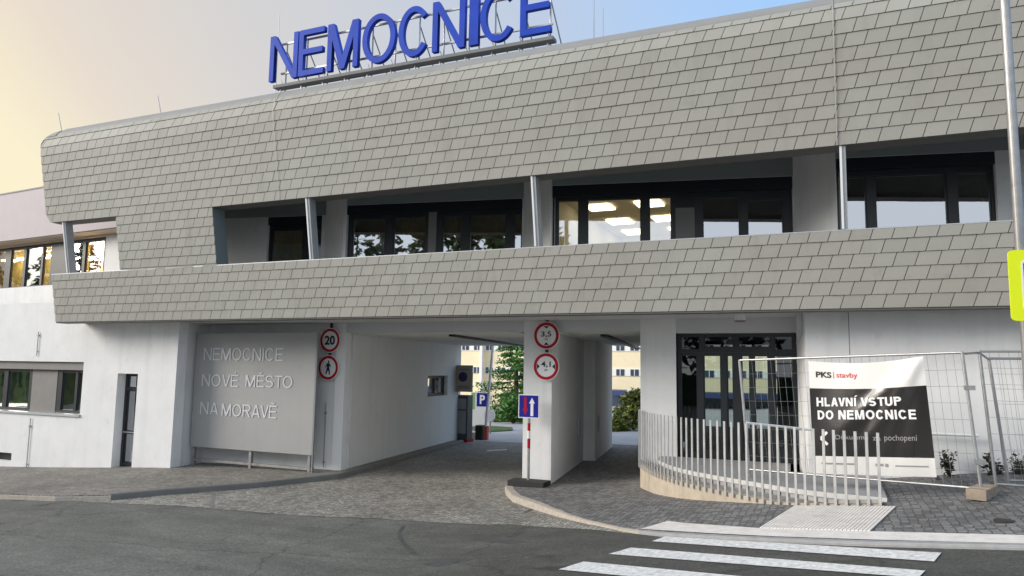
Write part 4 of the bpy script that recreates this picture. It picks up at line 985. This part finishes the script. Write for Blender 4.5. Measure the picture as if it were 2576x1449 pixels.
# =================================================================== LEAFY THINGS
def leaves(mb, c, r, n, size, rg, squash=1.0, droop=0.0):
    for _ in range(n):
        while True:
            d = Vector((rg.uniform(-1, 1), rg.uniform(-1, 1), rg.uniform(-1, 1)))
            if d.length < 1: break
        p = Vector(c) + Vector((d.x * r, d.y * r, d.z * r * squash)); s = size * rg.uniform(.6, 1.4)
        u = Vector((rg.uniform(-1, 1), rg.uniform(-1, 1), rg.uniform(-.6, .6) - droop)).normalized(); v = u.cross(Vector((rg.uniform(-1, 1), rg.uniform(-1, 1), rg.uniform(-1, 1)))).normalized()
        mb.add([p - u * s, p + v * s * .45, p + u * s, p - v * s * .45], [(0, 1, 2, 3)])
def conifer(label, x, y, z, h, r, seed, mt='leafc'):
    rg = random.Random(seed); t = thing('conifer_tree', label, 'tree', (x, y, z))
    tr = MB(); tr.tube((x, y, z), (x, y, z + h * .97), .16, 10, .02)
    lf = MB()
    nl = int(h / .3)
    for k in range(nl):
        f = k / nl; zz = z + .25 + (h - .3) * f; rr = r * (1 - f) ** .75 * rg.uniform(.8, 1.1); nb_ = max(5, int(15 * (1 - f * .5)))
        for j in range(nb_):
            a = rg.uniform(0, 6.283); q = rg.uniform(.65, 1.1) * rr; tip = Vector((x + q * math.cos(a), y + q * math.sin(a), zz - .12 * q + rg.uniform(-.1, .15)))
            tr.tube((x, y, zz), tip, .022, 4, .006)
            for m_ in range(4):
                f2 = rg.uniform(.35, 1.02); c = Vector((x, y, zz)).lerp(tip, f2); leaves(lf, c, .18 + .2 * rr / r, 11, .085, rg, .45, .3)
    tr.build('trunk', 'bark', t); lf.build('crown', mt, t); return t
def bush(name, label, cat, x, y, z, rx, h, seed, mt, n=34, group=None, size=.1):
    rg = random.Random(seed); t = thing(name, label, cat, (x, y, z), group); lf = MB(); tr = MB()
    for k in range(n):
        a = rg.uniform(0, 6.283); f = rg.random() ** .6; zz = rg.uniform(.12, 1.0); q = rx * f * math.sqrt(max(.05, 1 - zz ** 2.2))
        c = (x + q * math.cos(a), y + q * math.sin(a), z + zz * h)
        leaves(lf, c, .28 * rx + .05, 42, size, rg, .8); tr.tube((x, y, z), c, .02, 4, .005)
    tr.build('trunk', 'bark', t); lf.build('crown', mt, t); return t
def twig(label, x, y, z, h, seed):
    rg = random.Random(seed); t = thing('young_shrub', label, 'plant', (x, y, z), 'young shrubs along the right wall'); st = MB(); lf = MB()
    for k in range(7):
        a = rg.uniform(0, 6.283); tip = Vector((x + .26 * h * 1.6 * math.cos(a) * rg.uniform(.3, 1), y + .1 * math.sin(a), z + h * rg.uniform(.6, 1.1)))
        st.tube((x, y, z), tip, .010, 5, .004)
        for m_ in range(5): leaves(lf, Vector((x, y, z)).lerp(tip, .35 + .16 * m_), .055, 4, .04, rg)
    st.build('stem', 'bark', t); lf.build('foliage', 'leafs', t); return t
for (px, h, sd_, lab) in ((2388, .42, 3, 'dark twiggy shrub by the white wall, next to the banner'), (2500, .42, 5, 'dark twiggy shrub between the paired fence posts by the white wall'), (2560, .40, 8, 'dark twiggy shrub by the white wall at the right edge')):
    p = onY(px, 1180, -1.45); twig(lab, p.x, -1.45, .07, h, sd_)

# =================================================================== SITE FENCE AND BANNER
def fence_panel(label, A, Bv, H_, lean, group, nw=30):
    """A,B bottom corners (world), H_ height, lean = sideways offset of the top"""
    t = thing('mesh_fence', label, 'fence', A, group)
    lv = Vector(lean); A, Bv = Vector(A), Vector(Bv); up = Vector((0, 0, H_)) + lv
    for P in (A, Bv): MB().tube(P, P + up, .021, 12).build('post', 'galv', t)
    for f, nm in ((.995, 'top_rail'), (.07, 'bottom_rail')): MB().tube(A + up * f, Bv + up * f, .0175, 10).build(nm, 'galv', t)
    wm = MB()
    for i in range(1, nw): P = A.lerp(Bv, i / nw); wm.tube(P + up * .07, P + up * .99, .0022, 4)
    for k in range(1, 8): wm.tube(A + up * (.07 + .92 * k / 8), Bv + up * (.07 + .92 * k / 8), .0022, 4)
    wm.build('wire_mesh', 'galv', t); return t
FR = onZ(2472, 1256, .10); 
FLd = Vector((4.92, -2.3, 0))
P1a = onP(1872, 1190, FR, (FLd - FR).xy)
topR = onP(2420, 885, FR, (FLd - FR).xy); topL = onP(1860, 905, FR, (FLd - FR).xy)
up1 = topR - FR; A1 = Vector((topL.x - up1.x, topL.y - up1.y, topL.z - up1.z))
fence_panel('wire mesh site fence panel carrying the black and white banner', A1, FR, up1.z, (up1.x, up1.y, 0), 'site fence panels')
# second panel, running off to the right
S0 = onZ(2508, 1243, .10); r0 = ray(2463, 882); T0 = EYE + r0 * ((S0 - EYE).length / r0.length * 1.0); T0 = onP(2463, 882, S0, (1, -.25)); S1 = S0 + Vector((3.3, -.35, 0)); up2 = T0 - S0
fence_panel('wire mesh site fence panel leaving the frame at the right edge', S0, S1, up2.z, (up2.x, up2.y, 0), 'site fence panels')
S2 = onZ(2540, 1232, .12); T2 = onP(2487, 900, S2, (1, .3)); up3 = T2 - S2
fence_panel('wire mesh site fence panel set behind, angled back towards the white wall', S2, S2 + Vector((2.6, .55, .02)), up3.z, (up3.x, up3.y, 0), 'site fence panels')
def fence_foot(label, P, ang, col_m):
    t = thing('ballast_block', label, 'fence foot', (P.x, P.y, g(P.x)), 'fence feet')
    M4 = Matrix.Translation((P.x, P.y, g(P.x))) @ Matrix.Rotation(ang, 4, 'Z'); b = MB()
    for (a, c) in ((-.34, -.17), (-.09, .09), (.17, .34)): b.box(a, c, -.11, .11, 0, .13, M4)
    b.box(-.17, -.09, -.11, .11, .0, .05, M4); b.box(.09, .17, -.11, .11, 0, .05, M4); b.box(-.17, -.09, -.10, .10, .05, .12, M4) ; b.box(.09, .17, -.10, .10, .05, .12, M4)
    b.build('block', col_m, t, bevel=.008); return t
fence_foot('notched concrete fence foot standing at the corner where two fence panels meet', FR, R(70), 'foot')
vc = onG(2527, 1311, g); mb = MB(); mb.tube((vc.x, vc.y, g(vc.x) - .02), (vc.x, vc.y, g(vc.x) + .012), .10, 20); tag(mb.build('valve_cover', 'rubber'), 'small round dark valve cover set in the pavers near the right edge', 'cover')
tb = MB(); tb.tube(FR + up1 * .985, S0 + up2 * .985, .015, 8); tb.tube(S0 + up2 * .985, S2 + up3 * .985, .015, 8); tag(tb.build('fence_tie_bar', 'galv'), 'thin steel tie bar linking the tops of the fence panels', 'tie bar')
for f_, P_, u_ in ((.25, FR, up1), (.75, FR, up1)):
    q_ = P_ + u_ * f_
    cpl = MB(); cpl.box(q_.x - .035, q_.x + .09, q_.y - .03, q_.y + .03, q_.z - .03, q_.z + .03)
    o_ = cpl.build('fence_coupler', 'galv'); tag(o_, 'small steel coupler clamped high on the banner fence post' if f_ > .5 else 'small steel coupler clamped low on the banner fence post', 'coupler', 'fence couplers')
# banner tied to the first panel
fd = (FR - A1); fd.z = 0; fd.normalize(); fn = Vector((fd.y, -fd.x, 0))         # fn: towards the viewer
if fn.y > 0: fn = -fn
def onF(x, y, k=.03): return onP(x, y, FR + fn * k, fd.xy)
c00, c10, c11, c01 = onF(2047, 1191), onF(2355, 1201), onF(2325, 896), onF(2034, 908)
BN = thing('banner', 'black and white banner reading HLAVNÍ VSTUP DO NEMOCNICE hung on the site fence', 'banner', c00)
def bpt(u, v, k=0):
    p = c00.lerp(c10, u).lerp(c01.lerp(c11, u), v)
    sag = -.06 * math.sin(math.pi * u) * max(0, v - .55) / .45
    wv_ = 0
    # folds running diagonally down from the upper right corner
    for ang, amp, wd_ in ((.95, .075, .04), (1.12, .045, .03), (.72, .05, .04), (1.35, .03, .05)):
        dx, dy = (u - 1.0) * 1.05, (v - 1.03); s = -dx * math.sin(ang) + dy * math.cos(ang) if False else dx * math.sin(ang) - dy * math.cos(ang); ln = math.hypot(dx, dy)
        wv_ += amp * math.exp(-(s / (wd_ + .05 * ln)) ** 2) * min(1, ln * 4) * max(0, 1.15 - ln)
    wv_ += .012 * math.sin(5 * u + 3 * v) + .008 * math.sin(11 * u - 4 * v)
    return p + Vector((0, 0, sag)) + fn * (wv_ + k)
def band(name, v0, v1, m, n=60, mm=24):
    mb = MB(); vs = [bpt(i / n, v0 + (v1 - v0) * j / mm) for j in range(mm + 1) for i in range(n + 1)]
    fs = [(j * (n + 1) + i, j * (n + 1) + i + 1, (j + 1) * (n + 1) + i + 1, (j + 1) * (n + 1) + i) for j in range(mm) for i in range(n)]
    mb.add(vs, fs); return mb.build(name, m, BN, smooth=True)
band('white_header', .755, 1.0, 'banw'); band('black_field', .155, .755, 'banb'); band('white_footer', .0, .155, 'banw')
def btext(s, u0, u1, v0, v1, m, bold=0.0, name='lettering'):
    me = text_mesh(s, 1, 1, bold=bold, extrude=.001)
    bm = bmesh.new(); bm.from_mesh(me); bmesh.ops.triangulate(bm, faces=bm.faces); bm.to_mesh(me); bm.free()
    for v in me.vertices:
        x, y, z = v.co; v.co = bpt(u0 + (u1 - u0) * x, v0 + (v1 - v0) * z, .006 - y * 1.0)
    return link(name, me, m, BN)
def bword(w_, u0, u1, v0, v1, m, stroke=.2):
    polys, wd = word_polys(w_, stroke); me = poly_mesh(polys, 1 / wd, 1, .001)
    for v in me.vertices: x, y, z = v.co; v.co = bpt(u0 + (u1 - u0) * x, v0 + (v1 - v0) * z, .006 - y)
    return link('lettering', me, m, BN)
def bquad(u0, u1, v0, v1, m, name): 
    mb = MB(); n = 6; vs = [bpt(u0 + (u1 - u0) * i / n, v, .006) for v in (v0, v1) for i in range(n + 1)]; mb.add(vs, [(i, i + 1, n + 2 + i, n + 1 + i) for i in range(n)]); return mb.build(name, m, BN)
btext('PKS', .065, .205, .855, .91, 'black', .03); btext('stavby', .25, .44, .845, .91, 'banred', .01); bquad(.222, .228, .85, .915, 'banred', 'divider')
bword('HLAVNÍ', .06, .415, .592, .672, 'signw'); bword('VSTUP', .455, .80, .592, .672, 'signw'); bword('DO', .065, .21, .475, .555, 'signw'); bword('NEMOCNICE', .255, .90, .475, .555, 'signw')
btext('Děkujeme', .22, .50, .29, .345, 'bangrey', 0); btext('za', .535, .60, .295, .325, 'bangrey', 0); btext('pochopení', .63, .89, .28, .345, 'bangrey', 0)
mb = MB(); 
for (a, b) in (((.145, .365), (.085, .31)), ((.085, .31), (.145, .255))):
    d = Vector((b[0] - a[0], b[1] - a[1])).normalized(); n = Vector((-d.y, d.x)) * .012
    q = [(a[0] + n.x, a[1] + n.y), (b[0] + n.x, b[1] + n.y), (b[0] - n.x, b[1] - n.y), (a[0] - n.x, a[1] - n.y)]; mb.add([bpt(u, v, .006) for u, v in q], [(0, 1, 2, 3)])
mb.build('arrow_mark', 'signw', BN)
bquad(.08, .38, .085, .098, 'bangrey', 'text_line'); bquad(.62, .645, .075, .1, 'bangrey', 'logo_mark'); bquad(.70, .95, .08, .09, 'bangrey', 'text_line'); bquad(.54, .56, .08, .1, 'bangrey', 'logo_mark'); bquad(.58, .605, .08, .1, 'bangrey', 'logo_mark')

# =================================================================== LAMP POST WITH YELLOW SIGN (right edge)
k = 8.0
def atd(x, y, d): r = ray(x, y); v = (RM @ Vector((0, 0, -1))); return EYE + r * (d / r.dot(v))
lp0 = atd(2552, 400, k); LPx, LPy = lp0.x, lp0.y
top_ = atd(2527, 0, k); bot_ = atd(2584, 900, k)
LPt = thing('lamp_post', 'tall pale galvanised lamp post at the right edge of the picture', 'lamp post', (bot_.x, bot_.y, g(bot_.x)))
dv = (top_ - bot_).normalized(); zz = lambda z: bot_ + dv * ((z - bot_.z) / dv.z)
MB().tube(zz(g(bot_.x) - .05), zz(1.2), .062, 20).build('base_tube', 'galv', LPt, smooth=False)
MB().tube(zz(1.2), zz(8.0), .052, 20, .045).build('mast', 'galv', LPt)
a_ = zz(7.95); MB().tube(a_, a_ + Vector((-.9, -.9, .25)), .03, 12).build('arm', 'galv', LPt)
b_ = a_ + Vector((-1.2, -1.2, .3)); MB().bar(a_ + Vector((-.9, -.9, .25)), b_, .25, .1).build('lamp_head', 'steel', LPt, bevel=.03)
YSg = thing('crossing_sign', 'fluorescent yellow bordered crossing sign with blue square fixed to the lamp post', 'road sign', zz(2.2))
sc = atd(2540, 718, k - .12); sr = atd(2540, 628, k - .12); sb = atd(2543, 808, k - .12)
ux = Vector((math.cos(R(8)), math.sin(R(8)), 0)); h2 = (sr.z - sb.z) / 2; cz_ = (sr.z + sb.z) / 2
def rrect(hw_, hh_, r_, n=6):
    pts = []
    for (sx, sz, a0) in ((1, 1, 0), (-1, 1, 90), (-1, -1, 180), (1, -1, 270)):
        for k_ in range(n + 1): a = R(a0 + 90 * k_ / n); pts.append((sx * (hw_ - r_) + r_ * math.cos(a), sz * (hh_ - r_) + r_ * math.sin(a)))
    return pts
cen = Vector((sc.x, sc.y, cz_)) + ux * h2; ny = Vector((ux.y, -ux.x, 0))
def splate(pts, off, th, m, nm):
    mb = MB(); n = len(pts); mb.add([cen + ux * x + Vector((0, 0, z)) + ny * o for o in (off, off - th) for x, z in pts], [tuple(range(n)), tuple(range(2 * n - 1, n - 1, -1))] + [(i, (i + 1) % n, n + (i + 1) % n, n + i) for i in range(n)]); return mb.build(nm, m, YSg)
splate(rrect(h2, h2, .05), 0, .02, 'yellow', 'plate'); splate(rrect(h2 - .115, h2 - .115, .03), .004, .003, 'signw', 'white_edge'); splate(rrect(h2 - .135, h2 - .135, .02), .008, .003, 'signb', 'blue_field')
tp = [(0, h2 * .42), (-h2 * .45, -h2 * .38), (h2 * .45, -h2 * .38)]; splate(tp, .012, .003, 'signw', 'white_triangle')
MB().tube(cen - ny * .03 + ux * -.1 + Vector((0, 0, .1)), zz(cen.z + .1), .02).build('clamp', 'galv', YSg)

# =================================================================== INSIDE AND BEHIND THE PASSAGE
def inP(px, py, s_off=.5): return onP(px, py, PL + Vector((.987, .163)) * s_off, DS.xy)
# ticket terminal
def onD(px, py, Yd): return onY(px, py, Yd)
Yt = 8.6
ca, cb_ = onY(1143, 1000, Yt), onY(1177, 1000, Yt); ct, cbm = onY(1165, 994, Yt).z, road(-6)
TT = thing('ticket_terminal', 'tall dark ticket terminal with grey panels at the passage end', 'ticket machine', ((ca.x + cb_.x) / 2, Yt, cbm))
MB().box(ca.x, cb_.x, Yt, Yt + .4, cbm + .1, ct).build('housing', 'cab', TT, bevel=.02)
wq = cb_.x - ca.x
MB().box(ca.x + wq * .3, cb_.x - .05, Yt - .02, Yt, cbm + 1.15, ct - .12).build('upper_panel', 'cabl', TT, bevel=.008); MB().box(ca.x + wq * .3, cb_.x - .05, Yt - .02, Yt, cbm + .3, cbm + 1.1).build('lower_panel', 'cabl', TT, bevel=.008)
MB().box(ca.x - .02, cb_.x + .02, Yt - .05, Yt + .45, cbm - .02, cbm + .1).build('plinth', 'red', TT)
# notice board
Yn = 8.3; na, nb2 = onY(1142, 985, Yn), onY(1188, 919, Yn)
NB = thing('notice_board', 'grey brown notice board with a dark purple disc above the ticket terminal', 'sign', (na.x, Yn, na.z))
MB().box(na.x, nb2.x, Yn, Yn + .08, na.z, nb2.z).build('board', 'board', NB, bevel=.01)
cc = onY(1164, 948, Yn - .02); mb = MB(); mb.tube((cc.x, Yn, cc.z), (cc.x, Yn - .012, cc.z), .17, 24); mb.build('disc', 'purple', NB)
MB().box(na.x + .1, na.x + .12, Yn + .02, Yn + .06, ct, na.z).build('post', 'dark', NB); mb = MB(); mb.box(na.x + .2, nb2.x - .12, Yn - .004, Yn, nb2.z - .18, nb2.z - .12); mb.box(na.x + .15, nb2.x - .08, Yn - .004, Yn, na.z + .1, na.z + .22); mb.build('text_line', 'greyp', NB)
# barrier
Yb = 9.6; zr = road(-6)
ba = onY(1203, 1100, Yb)
BR = thing('parking_barrier', 'raised white parking barrier arm on a black and red white cabinet', 'barrier', (ba.x, Yb, zr))
x0, x1 = onY(1195, 1100, Yb).x, onY(1212, 1100, Yb).x; MB().box(x0, x1, Yb, Yb + .35, zr, onY(1203, 1070, Yb).z).build('cabinet', 'black', BR, bevel=.015)
xa, xb = onY(1182, 1100, Yb).x, onY(1194, 1100, Yb).x; MB().box(xa, xb, Yb + .05, Yb + .3, zr, onY(1186, 1088, Yb).z).build('guard', 'signw', BR); MB().box(xa - .12, xa - .02, Yb, Yb + .3, zr, onY(1186, 1090, Yb).z).build('guard', 'orange', BR); x2 = onY(1217, 1100, Yb).x; MB().box(x2, x2 + .1, Yb + .05, Yb + .2, zr, onY(1217, 1072, Yb).z).build('guard', 'orange', BR)
a, b = onY(1222, 1072, Yb), onY(1240, 868, Yb); MB().bar(a, b + (b - a) * .3, .09, .06).build('arm', 'signw', BR)
# parking board and white tank behind
Yq = 13.5
q0, q1 = onY(1184, 1072, Yq), onY(1232, 988, Yq)
PB_ = thing('parking_board', 'white information board with a green edge and blue parking square behind the barrier', 'sign', (q0.x, Yq, -.8))
MB().box(q0.x, q1.x, Yq, Yq + .05, q0.z, q1.z).build('board', 'signw', PB_); e0 = onY(1195, 988, Yq).x; MB().box(q0.x, e0, Yq - .006, Yq, (q0.z + q1.z) / 2, q1.z - .02).build('green_edge', 'green', PB_)
s0, s1 = onY(1199, 1022, Yq), onY(1230, 988, Yq); MB().box(s0.x, s1.x, Yq - .008, Yq - .002, s0.z, s1.z - .02).build('blue_square', 'signb', PB_)
put_text('letter', 'P', 'signw', PB_, (s0.x + .15, Yq - .012, s0.z + .1), (1, 0, 0), (0, 0, 1), .24, .38, bold=.03, extrude=.003)
lg = MB(); lg.box(q0.x + .1, q0.x + .16, Yq + .06, Yq + .12, -1.2, q1.z - .1); lg.box(q1.x - .16, q1.x - .1, Yq + .06, Yq + .12, -1.2, q1.z - .1); lg.build('leg', 'galv', PB_)
rs = onY(1231, 1045, 12.2); RS = thing('traffic_mirror', 'round white backed traffic mirror on a post near the barrier', 'mirror', (rs.x, 12.2, -.85))
mb = MB(); mb.tube((rs.x, 12.2, rs.z), (rs.x, 12.26, rs.z), .24, 28); mb.build('disc', 'signw', RS); MB().tube((rs.x, 12.3, -1), (rs.x, 12.3, rs.z), .03).build('post', 'galv', RS)
# yard
struct(drape('yard_paving', [(-40, 9.3), (30, 9.3), (30, 62), (-40, 62)], road, 'yard', .002, 1.0))
ya = [onG(*q) for q in ((1180, 1082), (1225, 1088), (1290, 1084), (1288, 1076), (1225, 1072), (1180, 1070))]
struct(drape('lawn', [(p.x, p.y) for p in ya], road, 'grass', .03), kind='stuff')
y2 = [onG(*q) for q in ((1240, 1062), (1340, 1064), (1480, 1062), (1480, 1050), (1240, 1048))]
struct(drape('lawn', [(p.x, p.y) for p in y2], road, 'grass', .035), kind='stuff')
kb = [onG(*q) for q in ((1225, 1136), (1275, 1133), (1275, 1130), (1225, 1132))]; struct(drape('painted_line', [(p.x, p.y) for p in kb], road, 'paint', .006))
kb = [onG(*q) for q in ((1535, 1150), (1620, 1152), (1620, 1144), (1535, 1143))]; struct(drape('painted_line', [(p.x, p.y) for p in kb], road, 'paint', .006))
YC = 21
p = onY(1300, 1060, YC); conifer('bushy green conifer rising behind the parking barrier', p.x - .05, YC, road(p.x), 5.6, 2.6, 11)
p = onY(1345, 1060, YC + 3); conifer('tall dark conifer behind the middle pillar, right of the bushy green one', p.x, YC + 3, road(p.x), 5.2, 1.6, 12)
p = onY(1285, 1060, YC - 2.5); bush('low_bush', 'low dark green bush at the foot of the conifers', 'shrub', p.x + .1, YC - 2.5, road(p.x), .9, 1.3, 14, 'leafc')
YB2 = 17
p = onY(1585, 1110, YB2); bush('yellow_green_bush', 'yellow green spreading bush seen through the narrow passage', 'shrub', p.x + .15, YB2, road(p.x), 1.0, 1.55, 21, 'leafb', 44)
p = onY(1552, 1110, YB2 - 1); bush('low_bush', 'low rounded green bush in front of the yellow green one', 'shrub', p.x, YB2 - 1, road(p.x), .55, .55, 22, 'leafb', 26)
# yellow building across the yard
YY = 40
YBd = thing('yellow_building', 'long yellow building with white window bands seen through the passages', 'building', (-2, YY, -1))
MB().box(-26, 14, YY, YY + 8, -2, 13).build('wall', 'yelwall', YBd)
def zp(px, py): return onY(px, py, YY).z
def xp(px): return onY(px, 950, YY).x
for (ya_, yb_) in ((927, 946), (868, 884)):
    z0_, z1_ = zp(1570, yb_), zp(1570, ya_); MB().box(-26, 14, YY - .06, YY, z0_, z1_).build('window_band', 'whwall', YBd)
for ry in ((929, 945), (868, 882)):
    z0_, z1_ = zp(1570, ry[1]), zp(1570, ry[0])
    x = xp(1551) - 17.6
    while x < 12:
        wf = MB(); wf.box(x, x + .62, YY - .09, YY - .062, z0_, z1_); f_ = wf.build('window', 'winblue', YBd)
        MB().box(x + .28, x + .33, YY - .1, YY - .092, z0_, z1_).build('glazing_bar', 'whwall', f_)
        x += 1.1
pt_ = xp(1215); MB().box(pt_ - .12, pt_ + .12, YY - .5, YY - .1, -1, 13).build('pilaster', 'whwall', YBd)
zc = zp(1570, 992); MB().box(xp(1540), 12, YY - 3, YY, zc, zp(1570, 980)).build('canopy', 'canopy', YBd)
MB().box(xp(1540), 12, YY - .08, YY - .02, -1.2, zc).build('glazed_front', 'winblue', YBd)
MB().box(-26.3, 14.3, YY - .5, YY + 8.3, 13, 13.3).build('roof', 'roof', YBd)
gl = onY(1583, 985, 24); GLp = thing('globe_lamp', 'white globe garden lamp on a thin post in the yard', 'lamp', (gl.x, 24, road(gl.x)))
bm = bmesh.new(); bmesh.ops.create_uvsphere(bm, u_segments=16, v_segments=10, radius=.14, matrix=Matrix.Translation(gl)); me = bpy.data.meshes.new('globe'); bm.to_mesh(me); bm.free(); link('globe', me, 'signw', GLp)
MB().tube((gl.x, 24, road(gl.x)), (gl.x, 24, gl.z - .12), .03).build('post', 'dark', GLp)

# wood across the street behind the viewer: it shows only as reflections in the upper windows
rg = random.Random(99); lf = MB()
for k_ in range(62):
    x = -100 + 102 * k_ / 61 + rg.uniform(-1, 1); y = rg.uniform(-44, -34); h = rg.uniform(11, 16) if x > -40 else rg.uniform(10, 20)
    lf.tube((x, y, -1), (x, y, h * .8), .25, 6, .06)
    for q in range(26):
        f = rg.uniform(.05, 1); a = rg.uniform(0, 6.28); r_ = rg.uniform(.2, 1) * 2.6 * (1.15 - f)
        leaves(lf, (x + r_ * math.cos(a), y + r_ * math.sin(a), h * f), .8, 14, .42, rg)
for k_ in range(18):
    x = rg.uniform(-66, -60); y = -36 + 28 * k_ / 17 + rg.uniform(-.6, .6); h = rg.uniform(8, 15)
    lf.tube((x, y, -2), (x, y, h * .8), .25, 6, .06)
    for q in range(26):
        f = rg.uniform(.05, 1); a = rg.uniform(0, 6.28); r_ = rg.uniform(.2, 1) * 2.2 * (1.15 - f)
        leaves(lf, (x + r_ * math.cos(a), y + r_ * math.sin(a), h * f), .7, 14, .36, rg)
lf.box(-110, 4, -43, -41, -3, 1.4)  # unseen hedge block, added to darken the low window reflections
struct(lf.build('tree_line', 'leaft'), 'dark row of trees across the street', 'trees', 'stuff')
